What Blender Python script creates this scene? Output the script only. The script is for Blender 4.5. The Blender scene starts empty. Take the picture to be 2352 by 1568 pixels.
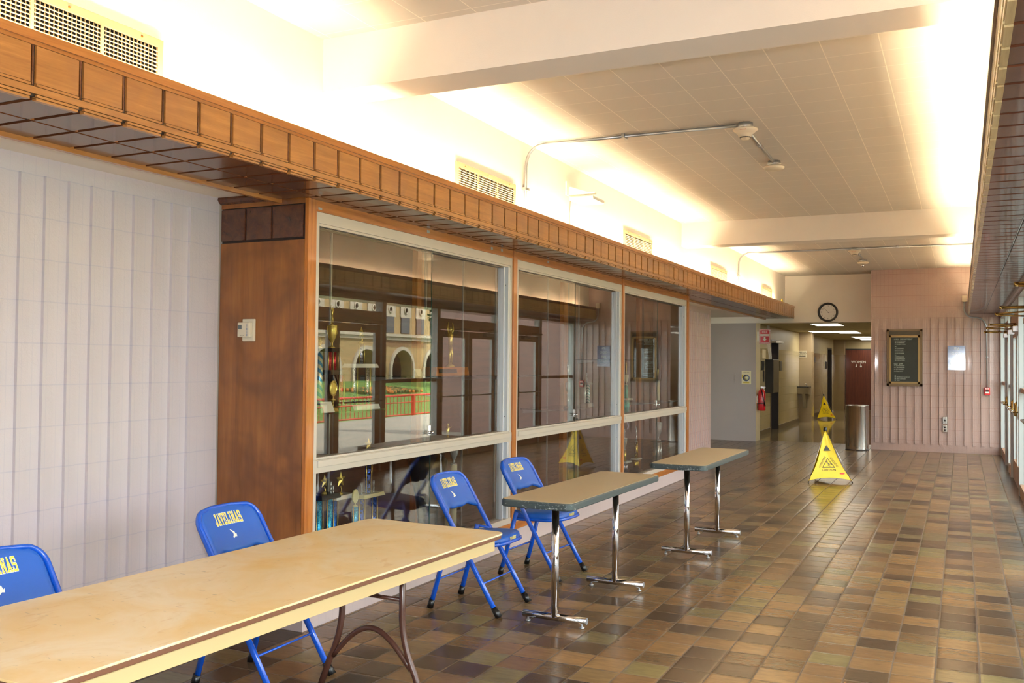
import bpy, math, random
from mathutils import Vector, Matrix
random.seed(7)
C = bpy.context.scene.collection
SC = bpy.context.scene
PI = math.pi

# ---------------- camera, world, sun, exposure ----------------
CAM_H = 1.55
yaw, pit, rol, FPX = -0.449412585, 0.0229165285, 0.00881668623, 2141.67
fw = Vector((math.sin(yaw)*math.cos(pit), math.cos(yaw)*math.cos(pit), math.sin(pit)))
r0 = Vector((math.cos(yaw), -math.sin(yaw), 0)); u0 = r0.cross(fw)
rt = r0*math.cos(rol) + u0*math.sin(rol); up = -r0*math.sin(rol) + u0*math.cos(rol)
cam_d = bpy.data.cameras.new('camera'); cam = bpy.data.objects.new('camera', cam_d); C.objects.link(cam)
cam_d.sensor_width = 36; cam_d.lens = 36*FPX/2352; cam_d.clip_start = .05; cam_d.clip_end = 400
M = Matrix.Identity(4)
for i in range(3):
    M[i][0] = rt[i]; M[i][1] = up[i]; M[i][2] = -fw[i]
M.translation = Vector((0, 0, CAM_H)); cam.matrix_world = M
SC.camera = cam
vs = SC.view_settings
vs.view_transform = 'Standard'; vs.look = 'None'; vs.gamma = 1; vs.use_curve_mapping = False
vs.exposure = 1.25
SKY = 4.2      # overcast sky
SUN = 8.0
FLASH = 42.0
TUBE = 66.0
wd = bpy.data.worlds.new('world'); SC.world = wd; wd.use_nodes = True
wn = wd.node_tree; bg = wn.nodes['Background']
tc = wn.nodes.new('ShaderNodeTexCoord'); nz = wn.nodes.new('ShaderNodeTexNoise'); nz.inputs['Scale'].default_value = 2.5
rp = wn.nodes.new('ShaderNodeValToRGB'); rp.color_ramp.elements[0].color = (.84, .90, 1, 1); rp.color_ramp.elements[1].color = (1, .98, .95, 1)
wn.links.new(tc.outputs['Generated'], nz.inputs['Vector']); wn.links.new(nz.outputs['Fac'], rp.inputs['Fac'])
wn.links.new(rp.outputs['Color'], bg.inputs['Color']); bg.inputs['Strength'].default_value = SKY
sl = bpy.data.lights.new('sun', 'SUN'); sl.energy = SUN; sl.angle = .05; sl.color = (1, .93, .82)
so = bpy.data.objects.new('sun', sl); C.objects.link(so)
so.rotation_euler = Vector((-.55, .25, .8)).to_track_quat('Z', 'Y').to_euler()
fl = bpy.data.lights.new('camera_flash', 'AREA'); fl.shape = 'DISK'; fl.size = .07; fl.energy = FLASH; fl.color = (.93, .96, 1)
fo = bpy.data.objects.new('camera_flash', fl); C.objects.link(fo)
M2 = M.copy(); M2.translation = Vector((0, 0, CAM_H)) + up*.14; fo.matrix_world = M2
def portal(y0, y1, z0, z1, x):
    l = bpy.data.lights.new('daylight_portal', 'AREA'); l.shape = 'RECTANGLE'; l.size = y1-y0; l.size_y = z1-z0
    l.cycles.is_portal = True
    o = bpy.data.objects.new('daylight_portal', l); C.objects.link(o)
    o.matrix_world = Matrix(((0, 0, 1, x), (1, 0, 0, (y0+y1)/2), (0, 1, 0, (z0+z1)/2), (0, 0, 0, 1)))
for a in range(6):
    portal(-3+a*3.6, .6+a*3.6, 0, 2.4, .80)
SC.render.engine = 'CYCLES'
cy = SC.cycles
cy.use_denoising = True; cy.max_bounces = 10; cy.transparent_max_bounces = 24; cy.diffuse_bounces = 5; cy.glossy_bounces = 5
cy.sample_clamp_indirect = 8; cy.caustics_reflective = False; cy.caustics_refractive = False

# ---------------- material helpers ----------------
def lin(h):
    if isinstance(h, str):
        h = h.lstrip('#'); c = [int(h[i:i+2], 16)/255 for i in (0, 2, 4)]
    else: c = h
    return tuple(x/12.92 if x <= .04045 else ((x+.055)/1.055)**2.4 for x in c) + (1,)
class NT:
    def __init__(s, name):
        s.m = bpy.data.materials.new(name); s.m.use_nodes = True; s.t = s.m.node_tree; s.t.nodes.clear()
        s.out = s.t.nodes.new('ShaderNodeOutputMaterial'); s.co = None
    def put(s, sock, v):
        if isinstance(v, bpy.types.NodeSocket): s.t.links.new(v, sock)
        else: sock.default_value = v
    def node(s, ty, **kw):
        n = s.t.nodes.new('ShaderNode'+ty)
        for k, v in kw.items():
            k2 = k.replace('_', ' ')
            if k2 in n.inputs: s.put(n.inputs[k2], v)
            else: setattr(n, k, v)
        return n
    def math(s, op, a, b=0.0, c=0.0):
        n = s.t.nodes.new('ShaderNodeMath'); n.operation = op
        s.put(n.inputs[0], a); s.put(n.inputs[1], b); s.put(n.inputs[2], c); return n.outputs[0]
    def obj(s):
        if s.co is None: s.co = s.t.nodes.new('ShaderNodeTexCoord').outputs['Object']
        return s.co
    def sep(s, v=None):
        n = s.t.nodes.new('ShaderNodeSeparateXYZ'); s.put(n.inputs[0], v if v is not None else s.obj()); return n.outputs
    def comb(s, x, y, z):
        n = s.t.nodes.new('ShaderNodeCombineXYZ'); s.put(n.inputs[0], x); s.put(n.inputs[1], y); s.put(n.inputs[2], z); return n.outputs[0]
    def scale(s, v, sc):
        n = s.t.nodes.new('ShaderNodeVectorMath'); n.operation = 'MULTIPLY'; s.put(n.inputs[0], v); n.inputs[1].default_value = sc; return n.outputs[0]
    def noise(s, v, scale, detail=3, rough=.5, dist=0):
        n = s.t.nodes.new('ShaderNodeTexNoise'); s.put(n.inputs['Vector'], v); n.inputs['Scale'].default_value = scale
        n.inputs['Detail'].default_value = detail; n.inputs['Roughness'].default_value = rough; n.inputs['Distortion'].default_value = dist
        return n.outputs['Fac']
    def ramp(s, f, stops, interp='LINEAR'):
        n = s.t.nodes.new('ShaderNodeValToRGB'); cr = n.color_ramp; cr.interpolation = interp
        while len(cr.elements) < len(stops): cr.elements.new(.5)
        for e, (p, c) in zip(cr.elements, stops):
            e.position = p; e.color = lin(c) if isinstance(c, (str, tuple)) else (c, c, c, 1)
        s.put(n.inputs[0], f); return n.outputs[0]
    def mix(s, f, a, b, blend='MIX'):
        n = s.t.nodes.new('ShaderNodeMix'); n.data_type = 'RGBA'; n.blend_type = blend
        s.put(n.inputs[0], f); s.put(n.inputs[6], a); s.put(n.inputs[7], b); return n.outputs[2]
    def bump(s, h, strength=.3, dist=.01, normal=None):
        n = s.t.nodes.new('ShaderNodeBump'); n.inputs['Strength'].default_value = strength; n.inputs['Distance'].default_value = dist
        s.put(n.inputs['Height'], h)
        if normal is not None: s.put(n.inputs['Normal'], normal)
        return n.outputs[0]
    def done(s, color, rough=.5, metal=0.0, normal=None, spec=.5, coat=0.0, coat_rough=.05, sheen=0):
        p = s.t.nodes.new('ShaderNodeBsdfPrincipled')
        s.put(p.inputs['Base Color'], color); s.put(p.inputs['Roughness'], rough); s.put(p.inputs['Metallic'], metal)
        s.put(p.inputs['Specular IOR Level'], spec); p.inputs['Coat Weight'].default_value = coat; p.inputs['Coat Roughness'].default_value = coat_rough
        if normal is not None: s.put(p.inputs['Normal'], normal)
        s.t.links.new(p.outputs[0], s.out.inputs[0]); return s.m
def band(n, v, period, width, off=0.0):
    """1 inside a thin line repeated every period"""
    f = n.math('FRACT', n.math('DIVIDE', n.math('SUBTRACT', v, off), period))
    d = n.math('ABSOLUTE', n.math('SUBTRACT', f, .5))
    return n.math('GREATER_THAN', d, .5 - width/period/2)
_mc = {}
def simple(name, col, rough=.5, metal=0, bump=0, bscale=60, coat=0, var=0, spec=.5):
    if name in _mc: return _mc[name]
    n = NT(name); c = lin(col); nm = None; cc = c
    f = n.noise(n.obj(), bscale, 4)
    if bump: nm = n.bump(f, bump, .004)
    v = n.noise(n.obj(), 3.0 if var == 0 else 5, 4)
    k = var if var else .04
    cc = n.mix(v, tuple(x*(1-k) for x in c[:3])+(1,), tuple(min(1, x*(1+k)) for x in c[:3])+(1,))
    _mc[name] = n.done(cc, rough, metal, nm, coat=coat, spec=spec); return _mc[name]
def wood(name, c1, c2, c3, axis=2, rough=.3, sc=1.0, coat=.3, blotch=None):
    n = NT(name); s = [14.0*sc]*3; s[axis] = .9*sc
    v = n.scale(n.obj(), s)
    f = n.noise(v, 2.2, 6, .6, .8); g = n.noise(n.scale(n.obj(), [x*6 for x in s]), 3, 3, .5)
    f2 = n.math('ADD', n.math('MULTIPLY', f, .8), n.math('MULTIPLY', g, .2))
    col = n.ramp(f2, [(.3, c1), (.5, c2), (.72, c3)])
    if blotch:
        b = n.noise(n.obj(), 2.3, 3, .6, .5)
        col = n.mix(n.ramp(b, [(.45, 0.0), (.72, .75)]), col, lin(blotch))
    return n.done(col, rough, 0, n.bump(g, .06, .002), coat=coat)
def block(name, c1, c2, ax, rough=.3, joint='', rough_bump=.5, coat=0.0, voff=0.0, bs=28):
    """painted split-face block: courses of 0.2032, scores of 0.0677"""
    n = NT(name); xyz = n.sep(); u = xyz[ax]; z = xyz[2]
    jz = band(n, z, .2032, .006); ju = band(n, u, .06773, .0035, voff)
    j = n.math('MAXIMUM', jz, n.math('MULTIPLY', ju, .6))
    big = n.noise(n.obj(), bs, 5, .65, .6); fine = n.noise(n.obj(), 110, 3, .6)
    h = n.math('ADD', n.math('MULTIPLY', big, 1.0), n.math('MULTIPLY', fine, .35))
    h = n.math('SUBTRACT', h, n.math('MULTIPLY', j, 1.2))
    v = n.noise(n.obj(), 2.0, 3)
    col = n.mix(v, lin(c1), lin(c2)); col = n.mix(n.math('MULTIPLY', j, .45), col, lin(joint or c2))
    return n.done(col, rough, 0, n.bump(h, rough_bump, .006), coat=coat)
# floor: square quarry tiles, glossy and uneven
def floor_mat():
    n = NT('quarry_tile'); x, y, z = n.sep()
    P = .2032
    xs = n.math('DIVIDE', n.math('ADD', x, .1245), P); iy0 = n.math('FLOOR', xs)
    jit = n.node('TexWhiteNoise', noise_dimensions='1D'); n.put(jit.inputs['W'], iy0)
    ys = n.math('ADD', n.math('DIVIDE', n.math('SUBTRACT', y, 5.112), P), n.math('MULTIPLY', jit.outputs[0], .06))
    iy = n.math('FLOOR', ys); fx = n.math('FRACT', xs); fy = n.math('FRACT', ys)
    dx = n.math('MINIMUM', fx, n.math('SUBTRACT', 1.0, fx)); dy = n.math('MINIMUM', fy, n.math('SUBTRACT', 1.0, fy))
    wob = n.math('MULTIPLY', n.noise(n.obj(), 14, 2), .012)
    ex = n.math('SUBTRACT', dx, n.math('ADD', wob, .016)); ey = n.math('SUBTRACT', dy, n.math('ADD', wob, .008))
    e = n.math('MINIMUM', ex, ey); g = n.math('LESS_THAN', e, 0.0)
    edge = n.math('MINIMUM', n.math('MULTIPLY', n.math('MAXIMUM', e, 0.0), 18.0), 1.0)
    w = n.node('TexWhiteNoise', noise_dimensions='2D'); n.put(w.inputs['Vector'], n.comb(iy0, iy, 0)); rv = w.outputs[0]
    rc = n.sep(w.outputs[1])
    base = n.ramp(rv, [(0, '#33281f'), (.14, '#4b3a29'), (.26, '#6f5337'), (.42, '#856743'), (.52, '#785b3a'), (.64, '#463829'), (.78, '#917149'), (.9, '#6b6042'), (1, '#7b7049')], 'LINEAR')
    fl = n.noise(n.comb(n.math('MULTIPLY', x, 5), n.math('MULTIPLY', y, 22), rv), 1.6, 4, .6, .7)
    dark = n.mix(.55, base, lin('#2e241c'))
    tile = n.mix(n.ramp(fl, [(.38, 0.0), (.68, .65)]), base, dark)
    gr = n.noise(n.obj(), 400, 2)
    tile = n.mix(n.math('MULTIPLY', gr, .12), tile, lin('#a08060'))
    grout = n.mix(n.noise(n.obj(), 30, 3), lin('#6a5844'), lin('#4a3c2e'))
    col = n.mix(g, tile, grout)
    # each tile lies a little askew
    t1 = n.math('MULTIPLY', n.math('SUBTRACT', rc[0], .5), n.math('SUBTRACT', fx, .5))
    t2 = n.math('MULTIPLY', n.math('SUBTRACT', rc[1], .5), n.math('SUBTRACT', fy, .5))
    wav = n.noise(n.comb(n.math('MULTIPLY', x, 1.0), n.math('MULTIPLY', y, 2.2), 0), 14, 2, .5)
    h = n.math('ADD', n.math('MULTIPLY', edge, .20), n.math('MULTIPLY', n.math('ADD', t1, t2), .55))
    h = n.math('ADD', h, n.math('MULTIPLY', wav, .22))
    h = n.math('ADD', h, n.math('MULTIPLY', n.noise(n.obj(), 90, 3), .03))
    rough = n.math('ADD', n.math('MULTIPLY', g, .35), n.math('ADD', .17, n.math('MULTIPLY', n.noise(n.obj(), 9, 3), .12)))
    return n.done(col, rough, 0, n.bump(h, .30, .012), spec=.36)
def ceil_mat(name, col, px, py, ox=0, oy=0, line=.0055):
    n = NT(name); x, y, z = n.sep()
    j = n.math('MAXIMUM', band(n, x, px, line, ox), n.math('MULTIPLY', band(n, y, py, line, oy), .8))
    f = n.noise(n.obj(), 220, 2)
    w = n.node('TexWhiteNoise', noise_dimensions='2D')
    n.put(w.inputs['Vector'], n.comb(n.math('FLOOR', n.math('DIVIDE', n.math('SUBTRACT', x, ox), px)), n.math('FLOOR', n.math('DIVIDE', n.math('SUBTRACT', y, oy), py)), 0))
    c = lin(col); c2 = tuple(v*.94 for v in c[:3])+(1,)
    cc = n.mix(n.math('MULTIPLY', w.outputs[0], .5), c, c2); cc = n.mix(n.math('MULTIPLY', j, .65), cc, lin('#f6eedf' if px < .5 else '#55503e'))  # pale lines paint light caught on the small tiles' edges; corridor joints are dark
    h = n.math('SUBTRACT', n.math('MULTIPLY', f, .25), j)
    return n.done(cc, .7, 0, n.bump(h, .3, .003))
def glazed_mat(name, ax, col='#b5a884'):
    n = NT(name); xyz = n.sep(); z = xyz[2]
    low = n.math('LESS_THAN', z, 1.93)
    j = n.math('MULTIPLY', n.math('MAXIMUM', band(n, z, .203, .005), band(n, xyz[ax], .406, .005)), low)
    c = n.mix(n.noise(n.obj(), 1.3, 3), lin(col), lin('#a08f62'))
    c = n.mix(n.math('MULTIPLY', j, .4), c, lin('#8a7c58'))
    h = n.math('SUBTRACT', n.math('MULTIPLY', n.noise(n.obj(), 8, 2), .6), j)
    return n.done(c, n.math('SUBTRACT', .45, n.math('MULTIPLY', low, .33)), 0, n.bump(h, .12, .004))
def terrazzo_mat():
    n = NT('terrazzo'); v = n.node('TexVoronoi', Scale=90.0); n.put(v.inputs['Vector'], n.obj())
    c = n.ramp(v.outputs['Distance'], [(0, '#a2936e'), (.5, '#8a7c5c'), (1, '#6a5d45')])
    return n.done(c, .07, 0, None, spec=.6)
def thin_glass(name, tint='#f4f8f4', boost=1.0):
    n = NT(name)
    lw = n.t.nodes.new('ShaderNodeLayerWeight'); lw.inputs[0].default_value = .5
    f = n.math('POWER', lw.outputs['Facing'], 5.0); f = n.math('MULTIPLY_ADD', f, .9*boost, .045*boost)
    tr = n.t.nodes.new('ShaderNodeBsdfTransparent'); tr.inputs[0].default_value = lin(tint)
    gl = n.t.nodes.new('ShaderNodeBsdfGlossy'); gl.inputs['Roughness'].default_value = .0
    mx = n.t.nodes.new('ShaderNodeMixShader'); n.put(mx.inputs[0], f)
    n.t.links.new(tr.outputs[0], mx.inputs[1]); n.t.links.new(gl.outputs[0], mx.inputs[2]); n.t.links.new(mx.outputs[0], n.out.inputs[0])
    return n.m
def emit(name, col, s):
    n = NT(name); e = n.t.nodes.new('ShaderNodeEmission'); e.inputs[0].default_value = lin(col); e.inputs[1].default_value = s
    n.t.links.new(e.outputs[0], n.out.inputs[0]); return n.m
def glitter(name, c1, c2, scale=160, metal=.5):
    n = NT(name); v = n.node('TexVoronoi', Scale=float(scale)); n.put(v.inputs['Vector'], n.obj())
    f = n.sep(v.outputs['Color'])[0]
    return n.done(n.ramp(f, [(.2, c1), (.8, c2)]), .25, metal, n.bump(f, .4, .002))
def spiral(name, c1, c2, pitch=.05):
    n = NT(name); x, y, z = n.sep()
    s = n.math('FRACT', n.math('DIVIDE', n.math('ADD', z, n.math('MULTIPLY', y, 1.2)), pitch))
    return n.done(n.mix(n.math('GREATER_THAN', s, .5), lin(c1), lin(c2)), .2, .5)

# ---------------- mesh builder ----------------
class MB:
    def __init__(s): s.v = []; s.f = []; s.mi = []; s.sm = []
    def face(s, idx, m=0, sm=False): s.f.append(idx); s.mi.append(m); s.sm.append(sm)
    def quad(s, a, b, c, d, m=0):
        i = len(s.v); s.v += [a, b, c, d]; s.face((i, i+1, i+2, i+3), m)
    def box(s, x0, x1, y0, y1, z0, z1, m=0):
        i = len(s.v)
        s.v += [(x, y, z) for z in (z0, z1) for y in (y0, y1) for x in (x0, x1)]
        for q in ((0, 2, 3, 1), (4, 5, 7, 6), (0, 1, 5, 4), (2, 6, 7, 3), (0, 4, 6, 2), (1, 3, 7, 5)): s.face(tuple(i+k for k in q), m)
        return s
    def hexa(s, pts, m=0):
        """8 points: bottom four, top four"""
        i = len(s.v); s.v += pts
        for q in ((3, 2, 1, 0), (4, 5, 6, 7), (0, 1, 5, 4), (1, 2, 6, 5), (2, 3, 7, 6), (3, 0, 4, 7)): s.face(tuple(i+k for k in q), m)
        return s
    def prism(s, poly, z0, z1, m=0, fn=None, sm=False):
        """polygon (u,v) extruded w z0..z1; fn(u,v,w)->xyz"""
        fn = fn or (lambda u, v, w: (u, v, w)); n = len(poly); i = len(s.v)
        s.v += [fn(u, v, z0) for u, v in poly] + [fn(u, v, z1) for u, v in poly]
        s.face(tuple(range(i+n-1, i-1, -1)), m); s.face(tuple(range(i+n, i+2*n)), m)
        for k in range(n): s.face((i+k, i+(k+1) % n, i+n+(k+1) % n, i+n+k), m, sm)
        return s
    def tube(s, path, r, n=10, m=0, cap=True, flat=1.0, closed=False, up=None):
        P = [Vector(p) for p in path]; K = len(P); rs = r if isinstance(r, (list, tuple)) else [r]*K
        i0 = len(s.v); prev = None
        for k, p in enumerate(P):
            a = P[(k-1) % K] if (closed or k > 0) else p; b = P[(k+1) % K] if (closed or k < K-1) else p
            t = (b-a).normalized()
            if prev is None:
                h = Vector(up) if up else (Vector((0, 0, 1)) if abs(t.z) < .9 else Vector((1, 0, 0)))
                e = (h - t*h.dot(t)).normalized()
            else: e = (prev - t*prev.dot(t)).normalized()
            prev = e; w = t.cross(e)
            for j in range(n):
                an = 2*PI*j/n; s.v.append(tuple(p + e*(math.cos(an)*rs[k]*flat) + w*(math.sin(an)*rs[k])))
        for k in range(K if closed else K-1):
            for j in range(n):
                a = i0+k*n; b = i0+((k+1) % K)*n; s.face((a+j, a+(j+1) % n, b+(j+1) % n, b+j), m, True)
        if cap and not closed:
            s.face(tuple(i0+j for j in range(n-1, -1, -1)), m); s.face(tuple(i0+(K-1)*n+j for j in range(n)), m)
        return s
    def cyl(s, p0, p1, r, n=16, m=0, r1=None): return s.tube([p0, p1], [r, r if r1 is None else r1], n, m)
    def lathe(s, c, prof, n=20, m=0, axis='z'):
        """prof list of (r, h) ; c centre"""
        i0 = len(s.v)
        for r, h in prof:
            for j in range(n):
                a = 2*PI*j/n; x, y = r*math.cos(a), r*math.sin(a)
                s.v.append((c[0]+x, c[1]+y, c[2]+h) if axis == 'z' else ((c[0]+x, c[1]+h, c[2]+y) if axis == 'y' else (c[0]+h, c[1]+x, c[2]+y)))
        for k in range(len(prof)-1):
            for j in range(n):
                a = i0+k*n; b = a+n; s.face((a+j, a+(j+1) % n, b+(j+1) % n, b+j), m, True)
        if prof[0][0] > 1e-5: s.face(tuple(i0+j for j in range(n-1, -1, -1)), m)
        if prof[-1][0] > 1e-5: s.face(tuple(i0+(len(prof)-1)*n+j for j in range(n)), m)
        return s
    def sides(s, m=1):
        for k, f in enumerate(s.f):
            p = [Vector(s.v[i]) for i in f[:3]]; nn = (p[1]-p[0]).cross(p[2]-p[0])
            if abs(nn.y) > .9*nn.length: s.mi[k] = m
        return s
    def build(s, name, mats, parent=None, o=(0, 0, 0), bevel=0, seg=2, recalc=True):
        me = bpy.data.meshes.new(name)
        me.from_pydata([(a-o[0], b-o[1], c-o[2]) for a, b, c in s.v], [], s.f)
        if not isinstance(mats, (list, tuple)): mats = [mats]
        for m in mats: me.materials.append(m)
        me.polygons.foreach_set('material_index', s.mi); me.polygons.foreach_set('use_smooth', s.sm)
        me.update()
        if recalc:
            import bmesh
            b = bmesh.new(); b.from_mesh(me); bmesh.ops.recalc_face_normals(b, faces=b.faces); b.to_mesh(me); b.free()
        ob = bpy.data.objects.new(name, me); C.objects.link(ob)
        if parent is None: ob.location = o
        else: ob.parent = parent
        if bevel:
            md = ob.modifiers.new('bevel', 'BEVEL'); md.width = bevel; md.segments = seg; md.limit_method = 'ANGLE'; md.angle_limit = .6
        return ob
def tag(o, label=None, cat=None, group=None, kind=None):
    if label: o['label'] = label
    if cat: o['category'] = cat
    if group: o['group'] = group
    if kind: o['kind'] = kind
    return o
def thing(name, label, cat, loc=(0, 0, 0), rz=0, group=None, kind=None):
    o = bpy.data.objects.new(name, None); C.objects.link(o); o.location = loc; o.rotation_euler = (0, 0, rz); o.empty_display_size = .1
    return tag(o, label, cat, group, kind)
def dup(r, loc, rz, label, group=None):
    def cp(o, par):
        c = o.copy(); C.objects.link(c)
        if par is not None: c.parent = par; c.matrix_parent_inverse = o.matrix_parent_inverse.copy()
        for ch in [k for k in bpy.data.objects if k.parent == o]: cp(ch, c)
        return c
    c = cp(r, None); c.location = loc; c.rotation_euler = (0, 0, rz); c['label'] = label
    if group: c['group'] = group
    return c
def struct(o, label=None): o['kind'] = 'structure'; return o
_fc = {}
def text_mesh(body, size, align='CENTER'):
    k = (body, size, align)
    if k in _fc: return _fc[k]
    cu = bpy.data.curves.new('t', 'FONT'); cu.body = body; cu.size = size; cu.align_x = align; cu.align_y = 'CENTER'; cu.resolution_u = 2
    ob = bpy.data.objects.new('t', cu); C.objects.link(ob); bpy.context.view_layer.update()
    me = bpy.data.meshes.new_from_object(ob.evaluated_get(bpy.context.evaluated_depsgraph_get()))
    r = ([tuple(v.co[:2]) for v in me.vertices], [tuple(p.vertices) for p in me.polygons])
    bpy.data.objects.remove(ob); bpy.data.curves.remove(cu); bpy.data.meshes.remove(me); _fc[k] = r; return r
def add_text(mb, body, size, fn, m=0, align='CENTER', rot=0, at=(0, 0), sx=1.0, flip=False):
    vs_, fs = text_mesh(body, size, align); i = len(mb.v); c, s_ = math.cos(rot), math.sin(rot)
    for x, y in vs_:
        x *= sx; mb.v.append(tuple(fn(at[0]+x*c-y*s_, at[1]+x*s_+y*c)))
    for f in fs: mb.face(tuple(i+k for k in f), m)

# ---------------- materials ----------------
M_floor = floor_mat()
M_ceil = ceil_mat('ceiling_tile', '#cac4bb', .3048, .3048, -.402, 5.03)
M_ceil2 = ceil_mat('corridor_ceiling_tile', '#b5aa8c', .61, .61, -3.0, 20.2, .012)
M_plaster = simple('white_plaster', '#efe7db', .7, bump=.12, bscale=180)
M_stip = simple('stippled_plaster', '#d5d2d0', .75, bump=.5, bscale=150)
M_blockL = block('painted_block_lilac', '#c6bfc6', '#bdb4bb', 1, .34, '#a7a5b8', .42)
M_blockP = block('painted_block_pink', '#a58c82', '#967a70', 0, .24, '#80564e', .6, coat=.5, bs=48)
M_blockE = block('painted_block_pink_outside', '#8f726a', '#7f625c', 0, .5, '#8d5f58', .4)
M_blockF = block('painted_block_pale_pink', '#c9b2ad', '#bfa7a3', 1, .3, '#a9837c', .35)
M_gray = simple('grey_paint', '#a69e98', .5, bump=.1)
M_cream = simple('cream_paint', '#cdbd9a', .45)
M_wl = wood('honey_veneer', '#8a5a2c', '#a06c36', '#b98446', 1, .33, .8, .25, '#84593a')
M_wcap = wood('honey_moulding', '#8a5526', '#a5692f', '#b47a3c', 1, .3, 1, .4)
M_wdark = wood('dark_walnut_veneer', '#3c1f12', '#532b18', '#653820', 1, .22, .8, .5)
M_wund = wood('walnut_soffit_veneer', '#4a2a18', '#5c341e', '#6e4328', 0, .26, .8, .25)
M_wside = wood('brown_veneer_panel', '#6a3a12', '#885220', '#9c6428', 2, .3, .35, .3, '#572e10')
M_wor = wood('orange_pine_frame', '#8f4e18', '#aa6522', '#ba7630', 2, .35, 1, .3)
M_wor_h = wood('orange_pine_rail', '#8f4e18', '#aa6522', '#ba7630', 1, .35, 1, .3)
M_groove = simple('dark_groove', '#22130d', .5)
M_alu = simple('champagne_aluminium', '#c3bcb3', .4, .15)
M_aluW = simple('white_aluminium_track', '#cfd3da', .35, .4)
M_glass = thin_glass('case_glass', '#f3f3ef', 1.6)
M_wglass = thin_glass('door_glass', '#f6faf8', .9)
M_shelf = thin_glass('glass_shelf', '#b4cec6', 1.2)
M_chrome = simple('chrome', '#d8d8dc', .08, 1)
M_steel = simple('brushed_steel', '#b9b4ae', .22, 1)
M_galv = simple('galvanised_steel', '#a9adb0', .35, .8, var=.1)
M_black = simple('black_rubber', '#0c0c0d', .3)
M_blackp = simple('black_paint', '#1c1a17', .4)
M_frameb = simple('bronze_door_frame', '#946a4a', .35)
M_frames = simple('pale_door_edge', '#a4a8a6', .3)
M_white = simple('white_plastic', '#e8e4da', .4)
M_ivory = simple('ivory_plastic', '#cfc5b0', .4)
M_gold = simple('gold_plastic', '#dcc068', .22, .65)
M_silv = simple('silver_plastic', '#d8d8da', .18, .65)
M_red = simple('red_enamel', '#c0101c', .25, coat=.5)
M_tube = emit('fluorescent_glow', '#ffe7bc', TUBE); M_tubeR = emit('fluorescent_glow_bright', '#ffe7bc', TUBE*1.5)
M_lpanel = emit('ceiling_panel_glow', '#fff6e2', 4.5)

# ---------------- room shell ----------------
def sbox(name, b, m, **k):
    o = MB().box(*b).build(name, m, **k); return struct(o)
sbox('floor', (-6, .9, -4.2, 19.62, -.25, 0), M_floor)
sbox('floor', (-6, -1.2, 19.62, 35, -.25, 0), terrazzo_mat())
sbox('ceiling', (-3.2, .27, -4.2, 19.27, 3.34, 3.6), M_ceil)
sbox('wall_left_upper', (-6.2, -3.2, -4.2, 19.27, 2.53, 3.6), [M_plaster])
sbox('wall_right_upper', (.27, .95, -4.2, 18.57, 2.53, 3.6), [M_plaster])
sbox('wall_back', (-6.2, .95, -4.4, -4.2, 0, 3.6), M_gray)
def ribs(mb, y0, y1, fn, z0=.14, z1=2.44, off=.0, m=0):
    k0 = math.ceil((y0-off)/.13547); 
    k = k0
    while off+k*.13547+.0677 <= y1+.001:
        a = off+k*.13547; fn(mb, a, a+.0677, z0, z1, m); k += 1
def ribL(mb, a, b, z0, z1, m): mb.hexa([(-4.05, a, z0), (-4.024, a+.004, z0), (-4.028, b-.004, z0), (-4.05, b, z0), (-4.05, a, z1), (-4.024, a+.004, z1), (-4.028, b-.004, z1), (-4.05, b, z1)], m)
mb = MB().box(-4.3, -4.04, -4.2, 4.29, 0, 2.53); ribs(mb, -4, 4.2, ribL, off=2.954)
struct(mb.build('wall_left', M_blockL))
mb = MB().box(-4.3, -4.04, 4.29, 12.66, 0, 2.53); struct(mb.build('wall_left', M_gray))
mb = MB().box(-4.3, -4.04, 12.66, 16.56, 0, 2.53); ribs(mb, 12.7, 16.5, ribL, off=2.954)
struct(mb.build('wall_left', M_blockF))
sbox('wall_left_recess', (-6.2, -5.6, 12.66, 19.27, 0, 2.53), M_gray)
# far walls
sbox('wall_far', (-6.2, -1.2, 19.27, 19.62, 2.405, 3.6), M_plaster)
mb = MB().box(-6.2, -3.775, 19.27, 19.72, 0, 2.405); mb.mi = [0, 0, 0, 0, 0, 1]
struct(mb.build('wall_far', [M_gray, M_cream], recalc=False))
def ribP(mb, a, b, z0, z1, m): mb.hexa([(a, 18.58, z0), (a+.003, 18.557, z0), (b-.003, 18.562, z0), (b, 18.58, z0), (a, 18.58, z1), (a+.003, 18.557, z1), (b-.003, 18.562, z1), (b, 18.58, z1)], m)
mb = MB().box(-1.52, .95, 18.57, 19.3, 0, 3.6); ribs(mb, -1.48, .6, ribP, off=-1.455)
# recess for the directory board is covered by the board itself
struct(mb.build('wall_end', M_blockP))
struct(MB().box(.95, 4.0, 18.7, 19.1, -.2, 3.4).build('wall_outside', M_blockE))
# corridor beyond
mb = MB().box(-4.3, -4.02, 19.72, 22.24, 0, 2.6).box(-4.3, -4.02, 22.24, 23.3, 2.15, 2.6).box(-4.3, -4.02, 23.3, 32.5, 0, 2.6).box(-4.3, -4.02, 32.5, 33.6, 2.15, 2.6).box(-4.3, -4.02, 33.6, 34.8, 0, 2.6)
struct(mb.build('wall_corridor', glazed_mat('glazed_block', 1)))
sbox('wall_corridor', (-6.2, -1.2, 34.5, 34.8, 0, 2.6), glazed_mat('glazed_block_end', 0, '#a89878'))
sbox('wall_corridor', (-1.4, -1.2, 19.3, 34.5, 0, 2.6), M_cream)
sbox('ceiling', (-4.3, -1.2, 19.62, 34.8, 2.455, 2.7), M_ceil2)
for a, b in ((19.72, 22.24), (23.3, 26.45), (26.95, 32.5)):
    sbox('baseboard_corridor', (-4.02, -4.008, a, b, 0, .1), simple('brown_vinyl_base', '#5c4c34', .4))
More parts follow.
